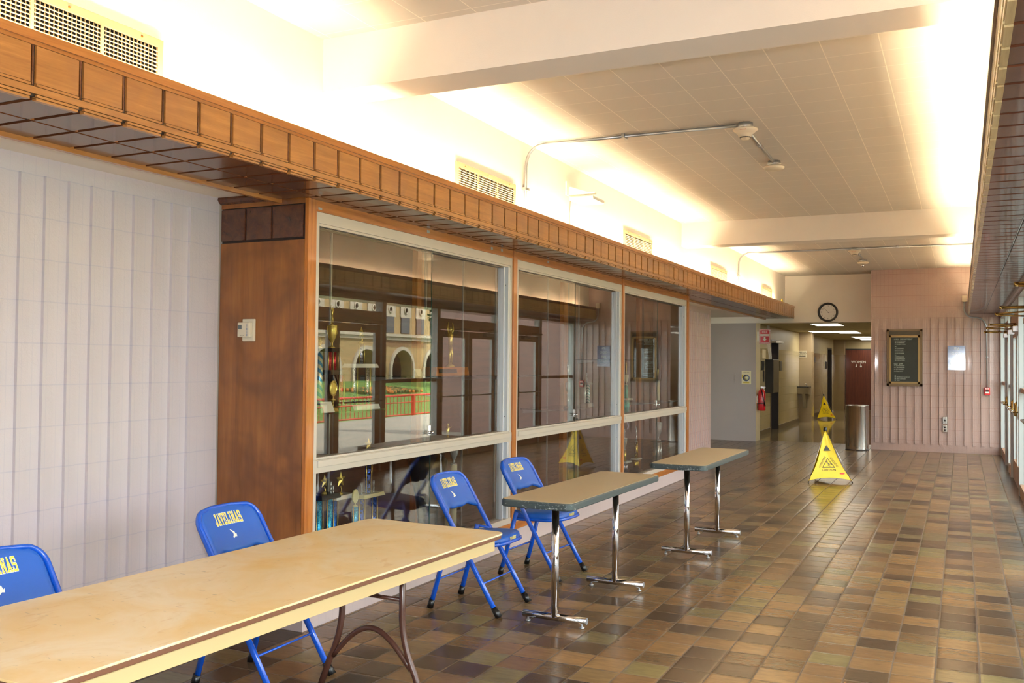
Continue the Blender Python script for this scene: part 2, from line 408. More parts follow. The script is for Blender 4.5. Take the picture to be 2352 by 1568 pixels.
M_pil = glazed_mat('glazed_pilaster', 0, '#a89480')
sbox('trim_9', (-4.02, -3.69, 26.5, 26.95, 0, 2.455), M_pil)
sbox('trim_9', (-4.02, -3.66, 34.1, 34.5, 0, 2.455), glazed_mat('glazed_pilaster_far', 0, '#7d5f50'))
# beams
for i, (a, b) in enumerate(((4.18, 4.45), (11.56, 11.83))):
    sbox('trim_%d' % (3+i), (-3.2, .27, a, b, 3.045, 3.34), simple('beam_plaster', '#d8d2ca', .7, bump=.15, bscale=180), o=(-1.5, a, 3.045))

# ---------------- wooden cove soffits ----------------
def soffit(name, X, s, y0, y1, off, back, fm, um):
    """X face position, s=+1 face looks to +X"""
    mb = MB()
    def b(x0, x1, *r): mb.box(min(x0, x1), max(x0, x1), *r)
    t = -s
    b(X+s*.022, X+t*.03, y0, y1, 2.700, 2.735, 1)          # cap
    b(X+s*.012, X+t*.03, y0, y1, 2.686, 2.700, 1)
    b(X+s*.002, X+t*.03, y0, y1, 2.50, 2.686, 3)           # dark ground behind grooves
    b(X+t*.03, back, y0, y1, 2.500, 2.53, 3)
    k = math.ceil((y0-off)/.2032)-1
    while off+k*.2032 < y1:
        a = max(y0, off+k*.2032+.011); e = min(y1, off+(k+1)*.2032-.011)
        if e > a:
            b(X+s*.012, X, a, e, 2.548, 2.684, 0)          # square face panel
            b(X+s*.016, X, a, e, 2.536, 2.545, 0)
            b(X+s*.014, X+t*.012, a+.004, e, 2.497, 2.506, 0)
            b(X+s*.010, X+t*.012, a+.004, e, 2.486, 2.495, 0)
            w = (back-(X+t*.012))/2
            b(X+t*.012, X+t*.012+w*.97, a+.004, e, 2.490, 2.502, 2)
            b(X+t*.012+w*1.03, back, a+.004, e, 2.490, 2.502, 2)
            # little dark bead standing in each groove
            b(X+s*.008, X, e+.008, e+.014, 2.540, 2.686, 2)
        k += 1
    b(X+s*.014, X, y0, y1, 2.509, 2.534, 0)                # lower rail
    b(X+t*.012+((back-(X+t*.012))/2)*.985, X+t*.012+((back-(X+t*.012))/2)*1.015, y0, y1, 2.494, 2.502, 1)
    b(back, back+t*.03, y0, y1, 2.470, 2.53, 1)
    return struct(mb.build(name, [fm, M_wcap if s > 0 else M_wdark, um, M_groove], o=(X, (y0+y1)/2, 2.5)))
soffit('trim_1', -3.032, 1, -4.2, 19.27, 2.26, -3.575, M_wl, M_wund)
M_wlR = wood('sheen_lightened_veneer', '#a8936a', '#bda878', '#cbb88c', 1, .25, .8, .3)  # brown veneer lightened in colour to carry the grazing sheen
soffit('trim_2', .118, -1, -4.2, 18.57, 2.26, .58, M_wlR, M_wund)

# cove tubes
for side, X in (('left', -3.105), ('right', .19)):
    k = 0; y = -3.6
    while y < 18.0:
        t = thing('fluorescent_tube', 'glowing fluorescent tube hidden in the %s wooden cove' % side, 'light', (X, y, 2.672), 0, '%s cove tubes' % side)
        mb = MB().tube([(0, .02, 0), (0, 1.18, 0)], .016, 10); mb.build('glass_tube', M_tube if side == 'left' else M_tubeR, t)
        MB().box(-.03, .03, 0, 1.2, -.141, -.025).build('batten', M_white, t)
        y += 1.22 if k % 3 != 2 else 1.4; k += 1

# ---------------- door wall on the right ----------------
DX = .65
nd = [0]; nw = [0]
def leaf(y0, y1, hinge):
    nd[0] += 1; r = thing('door_%d' % nd[0], None, None, (DX, y0, 0), kind='structure')
    W = y1-y0; mb = MB()
    mb.box(0, .045, .01, .13, .01, 2.07).box(0, .045, W-.13, W-.01, .01, 2.07).box(0, .045, .13, W-.13, .01, .27).box(0, .045, .13, W-.13, 1.96, 2.07)
    mb.sides().build('leaf_frame', [M_frameb, M_frames], r)
    MB().box(.018, .026, .13, W-.13, .27, 1.96).build('door_glass', M_wglass, r)
    bar = MB(); bar.tube([(-.09, .12, 1.0), (-.09, W-.12, 1.0)], .013, 8); bar.build('push_bar', M_steel, r)
    for yy in (.075, W-.075):
        MB().lathe((-.0, yy, .91), [(0, 0), (.03, .0), (.034, .02), (.03, .16), (0, .19)], 10).tube([(-.02, yy, 1.0), (-.09, yy, 1.0)], .01, 6).build('bar_bracket', simple('brass', '#a88a50', .25, .9), r)
    y = .2 if hinge == 0 else W-.2; e = .45 if hinge == 0 else -.45
    mb = MB().box(-.075, 0, min(y, y+.28*(1 if hinge == 0 else -1)), max(y, y+.28*(1 if hinge == 0 else -1)), 2.0, 2.06)
    mb.build('door_closer', M_steel, r)
    mb = MB().tube([(-.05, y+e*.3, 2.075), (-.33, y+e*.55, 2.085)], .009, 6).tube([(-.33, y+e*.55, 2.095), (-.02, y+e*1.0, 2.11)], .009, 6).tube([(-.05, y+e*.3, 2.05), (-.05, y+e*.3, 2.09)], .02, 8).tube([(-.33, y+e*.55, 2.075), (-.33, y+e*.55, 2.105)], .014, 8)
    mb.build('closer_arm', simple('brass', '#a88a50', .25, .9), r)
def post(y0, y1):
    struct(MB().box(DX-.03, DX+.09, y0, y1, 0, 2.40).sides().build('trim_5', [M_frameb, M_frames]))
def transom(y0, y1, bar=False):
    nw[0] += 1; r = thing('window_%d' % nw[0], None, None, (DX, y0, 0), kind='structure'); W = y1-y0
    z0 = 2.26 if not bar else .1
    mb = MB()
    if not bar: mb.box(-.02, .07, 0, W, 2.08, 2.26)
    else: mb.box(-.02, .07, 0, W, 0, .14).box(-.01, .06, 0, W, 1.245, 1.30)
    mb.sides().build('window_frame', [M_frameb, M_frames], r)
    MB().box(.02, .028, 0, W, z0, 2.40).build('window_glass', M_wglass, r)
mods = [('w', -4.2, -1.6), ('w', -1.5, 0), ('w', .1, 1.42), ('d', 1.52, 2.54, 0), ('d', 2.54, 3.56, 1), ('w', 3.66, 5.2), ('d', 5.3, 6.32, 0), ('d', 6.32, 7.34, 1), ('w', 7.44, 8.98), ('d', 9.08, 10.1, 0), ('d', 10.1, 11.2, 1),
        ('w', 11.3, 12.82), ('d', 12.92, 13.92, 0), ('d', 13.92, 14.92, 1), ('w', 15.02, 15.62), ('d', 15.72, 16.72, 0), ('w', 16.82, 18.5)]
for m_ in mods:
    if m_[0] == 'w': transom(m_[1], m_[2], True); post(m_[2], m_[2]+.1)
    else:
        leaf(m_[1], m_[2], m_[3]); transom(m_[1], m_[2])
        if m_[3] == 1 or m_[1] == 15.72: post(m_[2], m_[2]+.1)
sbox('trim_6', (DX-.04, .95, -4.2, 18.57, 2.40, 2.53), wood('walnut_head', '#4a2c1c', '#5d3a26', '#6d4a34', 1, .3, .8, .3))
mb = MB().tube([(DX-.035, -4.2, 2.475), (DX-.035, 18.56, 2.475)], .05, 16); struct(mb.build('trim_7', wood('walnut_round', '#543528', '#6a4a3a', '#7c5c4c', 1, .25, .8, .4)))
sbox('trim_8', (DX+.0, DX+.09, -4.2, 18.57, -.05, .012), simple('brass_sill', '#8a7a50', .3, .6))

# ---------------- trophy display case ----------------
case = thing('display_case', 'long built-in trophy display case, orange pine frame around three pairs of sliding glass panes', 'display case', (-3.7, 8.4, 0))
CO = (-3.7, 8.4, 0)
def part(mb, name, m, par=case, o=CO, **k): return mb.build(name, m, par, o, **k)
part(MB().box(-4.03, -3.40, 4.32, 12.64, 0, .15), 'plinth', block('painted_block_plinth', '#c9bcbc', '#beb0b0', 1, .4, '#a9989c', .25))
mb = MB().box(-4.035, -3.405, 4.30, 4.325, .15, 2.252)
mb.box(-4.035, -3.405, 4.302, 4.325, 2.462, 2.50, 0)
mb.box(-4.035, -3.405, 4.312, 4.325, 2.252, 2.462, 2)
for a, b in ((-4.035, -3.853), (-3.84, -3.655), (-3.643, -3.42)): mb.box(a, b, 4.303, 4.315, 2.268, 2.455, 1)
part(mb, 'side_panel', [M_wside, M_wdark, M_groove])
part(MB().prism([(4.285, 2.498), (4.30, 2.488), (4.33, 2.488), (4.33, 2.529), (4.275, 2.529), (4.272, 2.515)], -4.06, -3.60, fn=lambda u, v, w: (w, u, v)), 'crown_moulding', M_wdark)
posts = [(4.30, 4.385), (7.03, 7.115), (9.82, 9.90), (12.53, 12.645)]
for a, b in posts:
    mb = MB().box(-3.50 if a > 5 else -3.404, -3.385, a, b, .15, 2.49)
    if a < 5: mb.box(-3.50, -3.40, a+.03, b, .15, 2.49)
    mb.box(-3.385, -3.378, a, a+.022, .15, 2.49)
    part(mb, 'post', M_wor, bevel=.002)
bays = [(4.385, 7.03), (7.115, 9.82), (9.90, 12.53)]
for a, b in bays:
    mb = MB().box(-3.50, -3.388, a, b, 2.425, 2.49).box(-3.388, -3.383, a, b, 2.425, 2.436)
    part(mb, 'head_rail', M_wor_h)
    part(MB().box(-3.50, -3.380, a, b, .15, .215), 'bottom_rail', M_wor_h, bevel=.003)
    fr = MB()
    fr.box(-3.47, -3.392, a, b, 2.36, 2.425).box(-3.475, -3.40, a, b, 2.345, 2.36)
    fr.box(-3.47, -3.392, a, a+.035, .215, 2.36)
    fr.box(-3.47, -3.388, a, b, .895, .972).box(-3.47, -3.378, a+.035, b-.02, .93, .968).box(-3.47, -3.40, a, b, .972, .985)
    fr.box(-3.47, -3.388, a, b, .215, .262)
    fr.box(-3.47, -3.392, b-.035, b, .215, 2.36)
    f = part(fr, 'sash_frame', M_alu, bevel=.0015)
    tr = MB()
    for z0, z1 in ((.262, .895), (.985, 2.345)):
        tr.box(-3.465, -3.428, b-.12, b-.035, z0, z1).box(-3.428, -3.396, b-.07, b-.035, z0, z1).box(-3.428, -3.412, b-.12, b-.108, z0, z1)
        for zz in (z0+.12, z1-.15): tr.cyl((-3.412, b-.09, zz), (-3.409, b-.09, zz), .004, 6, 1)
    part(tr, 'sliding_track', [M_aluW, M_black])
    md = (a+b)/2
    rails = MB().box(-3.468, -3.42, a+.035, b-.12, 2.335, 2.345)
    part(rails, 'track_groove', M_black)
    for z0, z1 in ((.262, .895), (.985, 2.345)):
        part(MB().box(-3.424, -3.418, a+.03, md+.05, z0, z1), 'glass_pane', M_glass)
        e = MB(); i = 0
        part(MB().box(-3.444, -3.438, md-.05, b-.11, z0, z1), 'glass_pane', M_glass)
        part(MB().box(-3.4245, -3.4175, md+.05, md+.053, z0, z1), 'glass_edge', simple('green_glass_edge', '#2c4a40', .1))
    mb = MB().lathe((-3.415, md+.03, 1.05), [(0, -.005), (.012, -.005), (.012, .03), (.008, .034), (0, .034)], 10, axis='x')
    mb.box(-3.418, -3.412, md+.015, md+.045, 1.03, 1.10)
    part(mb, 'showcase_lock', M_chrome)
part(MB().box(-4.035, -3.47, 4.325, 12.62, .20, .225), 'deck', M_wdark)
part(MB().box(-4.038, -4.02, 4.325, 12.62, .225, 2.49), 'back_panel', wood('dark_back_panel', '#3a2012', '#4c2b18', '#5c361f', 1, .45, .8, .1))
part(MB().box(-4.035, -3.47, 4.325, 12.62, 2.46, 2.485), 'top_panel', M_wdark)
part(MB().box(-4.035, -3.47, 12.60, 12.64, .15, 2.49), 'end_panel', M_wside)
for y in (6.46, 9.56, 12.25):
    part(MB().box(-4.02, -3.97, y, y+.10, .225, 2.46), 'inner_batten', M_wor)
for y in (4.6, 5.36, 6.66, 7.3, 7.95, 9.2, 9.75, 10.1, 11.3, 12.4):
    part(MB().box(-4.02, -4.008, y, y+.016, .225, 2.46), 'shelf_standard', M_galv)
for a, b, z in ((4.45, 5.30, 1.235), (5.66, 6.66, 1.448), (7.2, 7.95, 1.44), (8.5, 9.46, 1.092), (9.98, 10.66, 1.60), (10.3, 11.1, .94), (11.75, 12.5, 1.05)):
    sh = part(MB().box(-4.0, -3.50, a, b, z-.009, z), 'glass_shelf', M_shelf)
    for y in (a+.08, b-.06):
        part(MB().hexa([(-4.008, y-.004, z-.05), (-3.62, y-.004, z-.014), (-3.62, y+.004, z-.014), (-4.008, y+.004, z-.05), (-4.008, y-.004, z-.0095), (-3.60, y-.004, z-.0095), (-3.60, y+.004, z-.0095), (-4.008, y+.004, z-.0095)]), 'shelf_bracket', M_galv)
for y, z in ((4.40, 2.43), (5.63, 2.46), (6.62, 2.455), (6.80, 2.46), (7.75, 2.46)):
    part(MB().box(-3.388, -3.3865, y, y+.035, z, z+.02), 'tape_remnant', M_galv)

# ---------------- trophies ----------------
def star_pts(r, n=5, k=.42, ph=PI/2):
    return [((r if i % 2 == 0 else r*k)*math.cos(ph+i*PI/n), (r if i % 2 == 0 else r*k)*math.sin(ph+i*PI/n)) for i in range(2*n)]
def fig(mb, y, z, h, pose=0, x=0, m=0):
    """small moulded figurine: plinth, two legs, torso, arms, head"""
    s = h
    mb.lathe((x, y, z), [(.10*s, 0), (.10*s, .03*s), (.05*s, .06*s), (.04*s, .10*s)], 10, m)
    hip = (x, y, z+.48*s)
    for sg in (-1, 1):
        mb.tube([(x, y+sg*.05*s*(1+pose), z+.08*s), (x+.02*s, y+sg*.05*s, z+.28*s), hip], [.022*s, .03*s, .045*s], 7, m)
    mb.tube([hip, (x, y, z+.58*s), (x, y+.01*s, z+.70*s), (x, y+.01*s, z+.78*s)], [.055*s, .05*s, .07*s, .03*s], 8, m)
    if pose == 0:
        for sg in (-1, 1): mb.tube([(x, y+sg*.06*s, z+.72*s), (x, y+sg*.13*s, z+.82*s), (x, y+sg*.09*s, z+.97*s)], [.022*s, .018*s, .014*s], 6, m)
    else:
        mb.tube([(x, y-.06*s, z+.72*s), (x+.05*s, y-.17*s, z+.66*s), (x+.1*s, y-.22*s, z+.55*s)], [.022*s, .018*s, .014*s], 6, m)
        mb.tube([(x, y+.06*s, z+.72*s), (x, y+.20*s, z+.72*s), (x, y+.30*s, z+.76*s)], [.022*s, .018*s, .014*s], 6, m)
    mb.lathe((x, y+.01*s, z+.77*s), [(0, 0), (.03*s, .01*s), (.042*s, .05*s), (.03*s, .09*s), (0, .10*s)], 9, m)
def cup(mb, y, z, h, x=0, m=0, handles=True):
    mb.lathe((x, y, z), [(.16*h, 0), (.16*h, .03*h), (.05*h, .08*h), (.045*h, .2*h), (.10*h, .28*h), (.19*h, .5*h), (.23*h, .75*h), (.22*h, .93*h), (.24*h, .96*h), (.2*h, .96*h), (.19*h, .9*h), (0, .6*h)], 16, m)
    if handles:
        for sg in (-1, 1): mb.tube([(x, y+sg*.20*h, z+.85*h), (x, y+sg*.36*h, z+.9*h), (x, y+sg*.37*h, z+.65*h), (x, y+sg*.16*h, z+.38*h)], .018*h, 6, m)
def star(mb, y, z, r, x=0, m=0):
    mb.tube([(x, y, z), (x+.006, y+.006, z+r*.5), (x, y, z+r)], [.006, .004, .005], 6, m)
    mb.lathe((x, y, z), [(.018, 0), (.018, .006), (.006, .014)], 10, m)
    P = star_pts(r); c = (x+.012, y, z+r*1.75); i = len(mb.v)
    mb.v += [(c[0]-.01, c[1]+u, c[2]+v) for u, v in P] + [(c[0]+.006, c[1], c[2]), (c[0]-.02, c[1], c[2])]; n = len(P)
    for k in range(n):
        mb.face((i+k, i+(k+1) % n, i+n), m); mb.face((i+(k+1) % n, i+k, i+n+1), m)
def medal(mb, y, z, r, x=0, m=0):
    mb.lathe((x, y, z), [(.016, 0), (.016, .005), (.005, .012), (.005, r*.6)], 10, m)
    i = len(mb.v); n = 20
    for d, k in ((-.004, 1), (.004, 1), (.007, .8), (.004, .74)):
        mb.v += [(x+d, y+r*.72*k*math.cos(2*PI*j/n), z+r*1.5+r*k*math.sin(2*PI*j/n)) for j in range(n)]
    for L in range(3):
        for j in range(n): mb.face((i+L*n+j, i+L*n+(j+1) % n, i+(L+1)*n+(j+1) % n, i+(L+1)*n+j), m)
    mb.face(tuple(i+n*3+j for j in range(n)), m); mb.face(tuple(i+j for j in range(n-1, -1, -1)), m)
G_blue = glitter('blue_foil', '#0a2f9a', '#1f7fe0'); G_cyan = glitter('light_blue_foil', '#0a7cc0', '#40c8f0'); G_dark = glitter('blue_black_foil', '#06102a', '#2058c8', 90)
G_red = glitter('red_foil', '#a01020', '#d03040', 200); G_teal = glitter('teal_foil', '#0a8c84', '#20c8b8', 200); G_goldf = glitter('gold_foil', '#a87818', '#f0d870', 90, 1)
G_spir = spiral('blue_white_spiral', '#e8e6c8', '#5aa0d0'); G_pris = glitter('prism_foil', '#30303c', '#d8d4e8', 240, .9); G_chk = spiral('silver_teal_spiral', '#e0e4e6', '#2a8c90', .03)
M_marb = simple('white_marble', '#dcdcd8', .25, var=.08); M_ivm = simple('ivory_marble', '#cfc890', .3, var=.08); M_blkm = simple('black_marble', '#17161a', .2)
M_brz = simple('dark_bronze', '#4a3a20', .35, .8); M_rib = simple('lilac_ribbon', '#a9a6c8', .7); M_ribg = simple('yellow_ribbon', '#b8a440', .7); M_iv = simple('ivory_column', '#d9d3b4', .3)
def trophy(name, label, y, z, spec, x=-3.62):
    t = thing(name, label, 'trophy', (x, y, z), 0); h = 0
    for e in spec:
        k = e[0]
        if k == 'slab':
            _, w, d, hh, m = e[:5]; dy = e[5] if len(e) > 5 else 0
            mb = MB(); b = .008
            mb.hexa([(-d/2, dy-w/2, h), (d/2, dy-w/2, h), (d/2, dy+w/2, h), (-d/2, dy+w/2, h), (-d/2+b, dy-w/2+b, h+hh), (d/2-b, dy-w/2+b, h+hh), (d/2-b, dy+w/2-b, h+hh), (-d/2+b, dy+w/2-b, h+hh)])
            mb.build('base' if h == 0 else 'tier', m, t); h += hh
        elif k == 'cols':
            _, ys, r, hh, m, rods = e
            for yy in ys: MB().cyl((0, yy, h), (0, yy, h+hh), r, 14).build('column', m, t)
            if rods:
                for yy in ys:
                    for s_ in (-1, 1): MB().cyl((.01, yy+s_*(r+.012), h), (.01, yy+s_*(r+.012), h+hh), .003, 6).build('rod', rods, t)
            h += hh
        elif k in ('fig', 'cup', 'star', 'medal'):
            _, dy, hh, m, adv = e[:5]; mb = MB()
            if k == 'fig': fig(mb, dy, h, hh, e[5] if len(e) > 5 else 0)
            if k == 'cup': cup(mb, dy, h, hh)
            if k == 'star': star(mb, dy, h, hh)
            if k == 'medal': medal(mb, dy, h, hh)
            mb.build({'fig': 'figurine', 'cup': 'cup', 'star': 'star_topper', 'medal': 'medallion'}[k], m, t)
            if adv: h += adv
        elif k == 'ribbon':
            _, dy, z0, z1, m = e; n = 8; mb = MB()
            for q in range(n):
                a, b = z1+(z0-z1)*q/n, z1+(z0-z1)*(q+1)/n; xa = .035+.006*math.sin(q*1.3); xb = .035+.006*math.sin(q*1.3+1.3)
                mb.hexa([(xa, dy-.022, a), (xb, dy-.026, b), (xb+.002, dy-.026, b), (xa+.002, dy-.022, a), (xa, dy+.022, a), (xb, dy+.026, b), (xb+.002, dy+.026, b), (xa+.002, dy+.022, a)])
            mb.build('ribbon', m, t)
    return t
trophy('trophy', 'tall red-columned trophy with gold cup and winged figure, left end of upper shelf', 4.86, 1.235,
       [('slab', .24, .14, .03, M_brz, .03), ('cols', [.10], .016, .20, G_red, M_gold), ('slab', .20, .10, .03, M_blkm, .03), ('cols', [-.02, .03], .012, .115, G_red, M_gold), ('slab', .12, .09, .025, M_blkm), ('cup', 0, .15, M_gold, .145), ('fig', 0, .13, M_gold, 0)])
trophy('trophy', 'blue and cream spiral column trophy with small star, leftmost on the upper shelf', 4.735, 1.235,
       [('slab', .08, .08, .025, M_blkm), ('cols', [0], .021, .35, G_spir, None), ('slab', .09, .08, .02, M_blkm), ('star', 0, .025, M_gold, 0)])
trophy('trophy', 'small gold oval medallion trophy in front of the red-columned one', 4.80, 1.235, [('slab', .06, .05, .02, M_gold), ('fig', 0, .06, M_gold, .05, 1), ('medal', 0, .05, M_gold, 0)], x=-3.56)
trophy('trophy', 'two-column prism trophy with white tiers and gold star, right end of upper shelf', 5.18, 1.235,
       [('slab', .27, .14, .03, M_marb), ('cols', [-.075, .075], .015, .245, G_pris, M_gold), ('slab', .27, .11, .025, M_marb), ('cols', [0], .016, .13, G_pris, M_gold), ('slab', .03, .03, .01, M_gold), ('star', 0, .04, M_gold, 0)])
t = thing('plaque', 'tall black award plaque leaning beside the red-columned trophy', 'plaque', (-3.72, 5.045, 1.235))
MB().hexa([(-.03, -.04, 0), (.03, -.04, 0), (.03, .07, 0), (-.03, .07, 0), (-.05, -.05, .24), (-.03, -.05, .24), (-.03, .03, .24), (-.05, .03, .24)]).build('board', M_blkm, t)
MB().hexa([(.031, .045, .01), (.034, .045, .01), (.034, .056, .01), (.031, .056, .01), (-.027, .0, .22), (-.024, .0, .22), (-.024, .012, .22), (-.027, .012, .22)]).build('silver_strip', M_silv, t)
tag(MB().hexa([(-3.52, 4.63, 1.235), (-3.50, 4.63, 1.235), (-3.50, 4.74, 1.235), (-3.52, 4.74, 1.235), (-3.535, 4.63, 1.30), (-3.53, 4.63, 1.30), (-3.53, 4.74, 1.30), (-3.535, 4.74, 1.30)]).build('label_card', M_white, o=(-3.51, 4.69, 1.235)), 'white printed card standing at the left end of the upper shelf', 'card')
t = trophy('trophy', 'gold volleyball player statuette on a long wooden block, upper shelf of the first bay', 6.30, 1.448, [('slab', .52, .16, .065, M_wor_h), ('fig', .09, .36, M_gold, 0)])
MB().box(.082, .084, -.22, .05, .02, .05).build('nameplate', M_blkm, t)
tag(MB().hexa([(-3.56, 5.78, 1.448), (-3.54, 5.78, 1.448), (-3.54, 5.86, 1.448), (-3.56, 5.86, 1.448), (-3.575, 5.78, 1.50), (-3.57, 5.78, 1.50), (-3.57, 5.86, 1.50), (-3.575, 5.86, 1.50)]).build('label_card', M_ivory, o=(-3.55, 5.82, 1.448)), 'small cream card beside the volleyball statuette', 'card')
# lower deck, first bay
DK = .225
trophy('trophy', 'black-tiered trophy on two light blue columns, lower left corner of the case', 4.80, DK,
       [('slab', .20, .14, .03, M_blkm), ('cols', [-.055, .055], .021, .43, G_cyan, M_gold), ('slab', .20, .12, .03, M_blkm), ('star', 0, .045, M_gold, 0), ('fig', -.075, .07, M_silv, 0), ('fig', .07, .08, M_silv, 0)])
trophy('trophy', 'white-tiered trophy on dark blue columns with a big gold star, second from the left below', 5.03, DK,
       [('slab', .22, .12, .03, M_marb), ('cols', [-.06], .020, .40, G_blue, M_gold), ('slab', .21, .11, .025, M_marb), ('star', .01, .055, M_gold, 0), ('fig', -.07, .075, M_silv, 0)], x=-3.67)
trophy('trophy', 'short blue-column trophy with a round cream medallion, white slab below', 5.03, DK,
       [('slab', .22, .12, .03, M_blkm), ('cols', [-.05, .05], .012, .16, G_blue, None), ('slab', .21, .11, .025, M_marb), ('cols', [0], .020, .17, G_cyan, M_gold), ('medal', 0, .045, M_ivm, 0)], x=-3.545)
trophy('trophy', 'ivory-tiered trophy on marbled blue columns, tall centre column with gold star', 5.28, DK,
       [('slab', .26, .14, .03, M_ivm), ('cols', [-.075, .075], .018, .385, G_dark, M_gold), ('slab', .25, .12, .022, M_ivm), ('fig', -.07, .08, M_silv, 0), ('fig', .07, .08, M_silv, 0), ('cols', [0], .019, .25, G_dark, M_gold), ('star', 0, .045, M_gold, 0)])
t = thing('trophy', 'large bronze urn trophy with gold columns and a silver cup, behind the folding chair', 'trophy', (-3.66, 6.35, DK))
mb = MB().lathe((-.08, -.08, .0), [(.05, 0), (.07, .05), (.10, .30), (.15, .50), (.155, .56), (.12, .60), (.05, .63), (.05, .66)], 20); mb.build('urn', M_brz, t)
MB().box(-.08, .10, -.16, .20, .0, .03).build('base', M_blkm, t)
MB().cyl((.05, .0, .03), (.05, .0, .36), .022, 12).build('column', M_gold, t); MB().cyl((.05, .10, .03), (.05, .10, .52), .026, 12).build('column', M_iv, t)
MB().box(-.0, .10, -.10, .30, .36, .375).build('tier', M_brz, t)
mb = MB(); cup(mb, .10, .52, .18, .05); mb.build('cup', M_silv, t); mb = MB(); fig(mb, .03, .64, .24, 1, .03); mb.build('figurine', M_gold, t)
# second bay
bw = trophy('trophy', 'silver bowler statuette on three silver columns, glass shelf of the second bay', 9.354, 1.092,
       [('slab', .17, .11, .035, simple('grey_marble', '#77706c', .3)), ('cols', [-.05, .05], .012, .20, M_silv, None), ('slab', .14, .10, .02, simple('grey_marble', '#77706c', .3)), ('fig', 0, .12, M_silv, 0, 1)])
MB().cyl((.02, 0, .035), (.02, 0, .235), .02, 12).build('column', G_chk, bw)
trophy('trophy', 'slim silver figure trophy behind the glass edge of the second bay', 8.83, 1.092, [('slab', .07, .07, .02, M_blkm), ('cols', [0], .012, .12, M_silv, None), ('cup', 0, .12, M_silv, .115), ('fig', 0, .22, M_silv, 0, 0)])
trophy('trophy', 'small bronze figure trophy low in the second bay beside the post', 7.85, DK, [('slab', .14, .10, .03, M_blkm), ('cols', [-.03, .03], .010, .12, M_silv, None), ('slab', .10, .08, .012, M_brz), ('fig', -.02, .09, M_gold, 0, 1), ('fig', .03, .08, M_silv, 0, 0)])
# third bay
trophy('trophy', 'teal-columned trophy with a gold cup and figure on top, left side of the third bay', 10.66, .94,
       [('slab', .22, .13, .03, M_marb), ('cols', [-.045, .045], .026, .15, G_teal, None), ('slab', .20, .12, .02, M_marb), ('cols', [0], .026, .155, G_teal, None), ('cup', 0, .13, M_iv, .125), ('fig', 0, .16, M_gold, 0, 0), ('ribbon', -.03, -.17, -.01, M_rib)])
trophy('trophy', 'tall gold and cream column trophy at the right end of the third bay', 11.95, 1.05,
       [('slab', .16, .12, .025, M_blkm), ('cols', [.0], .028, .26, M_iv, M_gold), ('slab', .12, .1, .012, M_gold), ('cup', -.05, .14, M_gold, .13), ('fig', -.05, .17, M_gold, 0, 0)])
trophy('trophy', 'silver cup trophy hung with a yellow ribbon, lower left of the third bay', 10.62, DK,
       [('slab', .22, .13, .03, M_blkm), ('cols', [-.05, .05], .024, .12, G_pris, None), ('slab', .20, .12, .02, M_marb), ('cols', [0], .022, .13, M_gold, None), ('cup', 0, .15, M_silv, .14), ('fig', 0, .12, M_silv, 0, 0), ('ribbon', .0, -.35, -.17, M_ribg)])
trophy('trophy', 'gold twisted-column trophy hung with a lilac ribbon, lower third bay', 11.06, DK,
       [('slab', .18, .12, .03, M_blkm), ('cols', [-.035, .035], .02, .12, G_goldf, None), ('slab', .17, .10, .018, M_marb), ('cols', [0], .022, .20, G_goldf, None), ('fig', 0, .2, M_silv, .2, 0), ('ribbon', .0, -.16, -.02, M_rib)])
trophy('trophy', 'silver cup on three silver columns, lower right corner of the third bay', 11.98, DK,
       [('slab', .30, .15, .03, M_blkm), ('cols', [-.11, 0, .11], .020, .27, M_silv, None), ('slab', .28, .12, .015, M_blkm), ('cup', 0, .25, M_silv, 0)])

# ---------------- cream folding table ----------------
def rrect(w, l, r, n=6):
    P = []
    for cx, cy_, a0 in ((w/2-r, l/2-r, 0), (-w/2+r, l/2-r, PI/2), (-w/2+r, -l/2+r, PI), (w/2-r, -l/2+r, 1.5*PI)):
        P += [(cx+r*math.cos(a0+PI/2*k/n), cy_+r*math.sin(a0+PI/2*k/n)) for k in range(n+1)]
    return P
def laminate():
    n = NT('worn_cream_laminate'); v = n.scale(n.obj(), [1.0, 1.0, 1.0])
    a = n.noise(v, 2.6, 5, .62, .9); b = n.noise(n.scale(v, [6, 2.2, 1]), 3.0, 3, .5, 1.5); c = n.noise(v, 55, 3)
    col = n.ramp(a, [(.33, '#d8ba7e'), (.47, '#dcc598'), (.60, '#e0d0b0'), (.75, '#d2b984')])
    col = n.mix(n.ramp(b, [(.62, 0.0), (.72, .32)]), col, lin('#c09040'))
    sc = n.noise(n.scale(v, [3, 11, 1]), 3.6, 2, .4, 2.5)
    col = n.mix(n.ramp(sc, [(.715, 0.0), (.75, .5)]), col, lin('#7f7664'))
    return n.done(col, .36, 0, n.bump(c, .04, .001))
M_lam = laminate()
tb = thing('folding_table', 'long cream laminate folding table with worn top and brown edge in the foreground', 'table', (-2.415, 2.83, 0), math.radians(-2.0))
P = rrect(.80, 2.46, .055)
MB().prism(P, .729, .737).build('table_top', M_lam, tb, bevel=.0015)
MB().prism(rrect(.792, 2.452, .053), .711, .729).build('edge_band', simple('brown_edge_band', '#6a4532', .5, bump=.3), tb, bevel=.003)
M_apr = simple('cream_apron', '#bfa97c', .45)
mb = MB()
for s in (-1, 1):
    mb.box(s*.35-.009, s*.35+.009, -1.19, 1.19, .650, .711).box(-.341, .341, s*1.18-.009, s*1.18+.009, .650, .711)
mb.build('apron', M_apr, tb, bevel=.001)
MB().box(-.34, .34, -1.17, 1.17, .700, .711).build('underside_board', simple('underside_board', '#6a4a30', .8), tb)
M_leg = simple('brown_enamel', '#4a2d24', .28)
def arc(p0, p1, p2, n=8): return [tuple(Vector(p0)*(1-t)**2 + Vector(p1)*2*t*(1-t) + Vector(p2)*t*t) for t in [k/n for k in range(n+1)]]
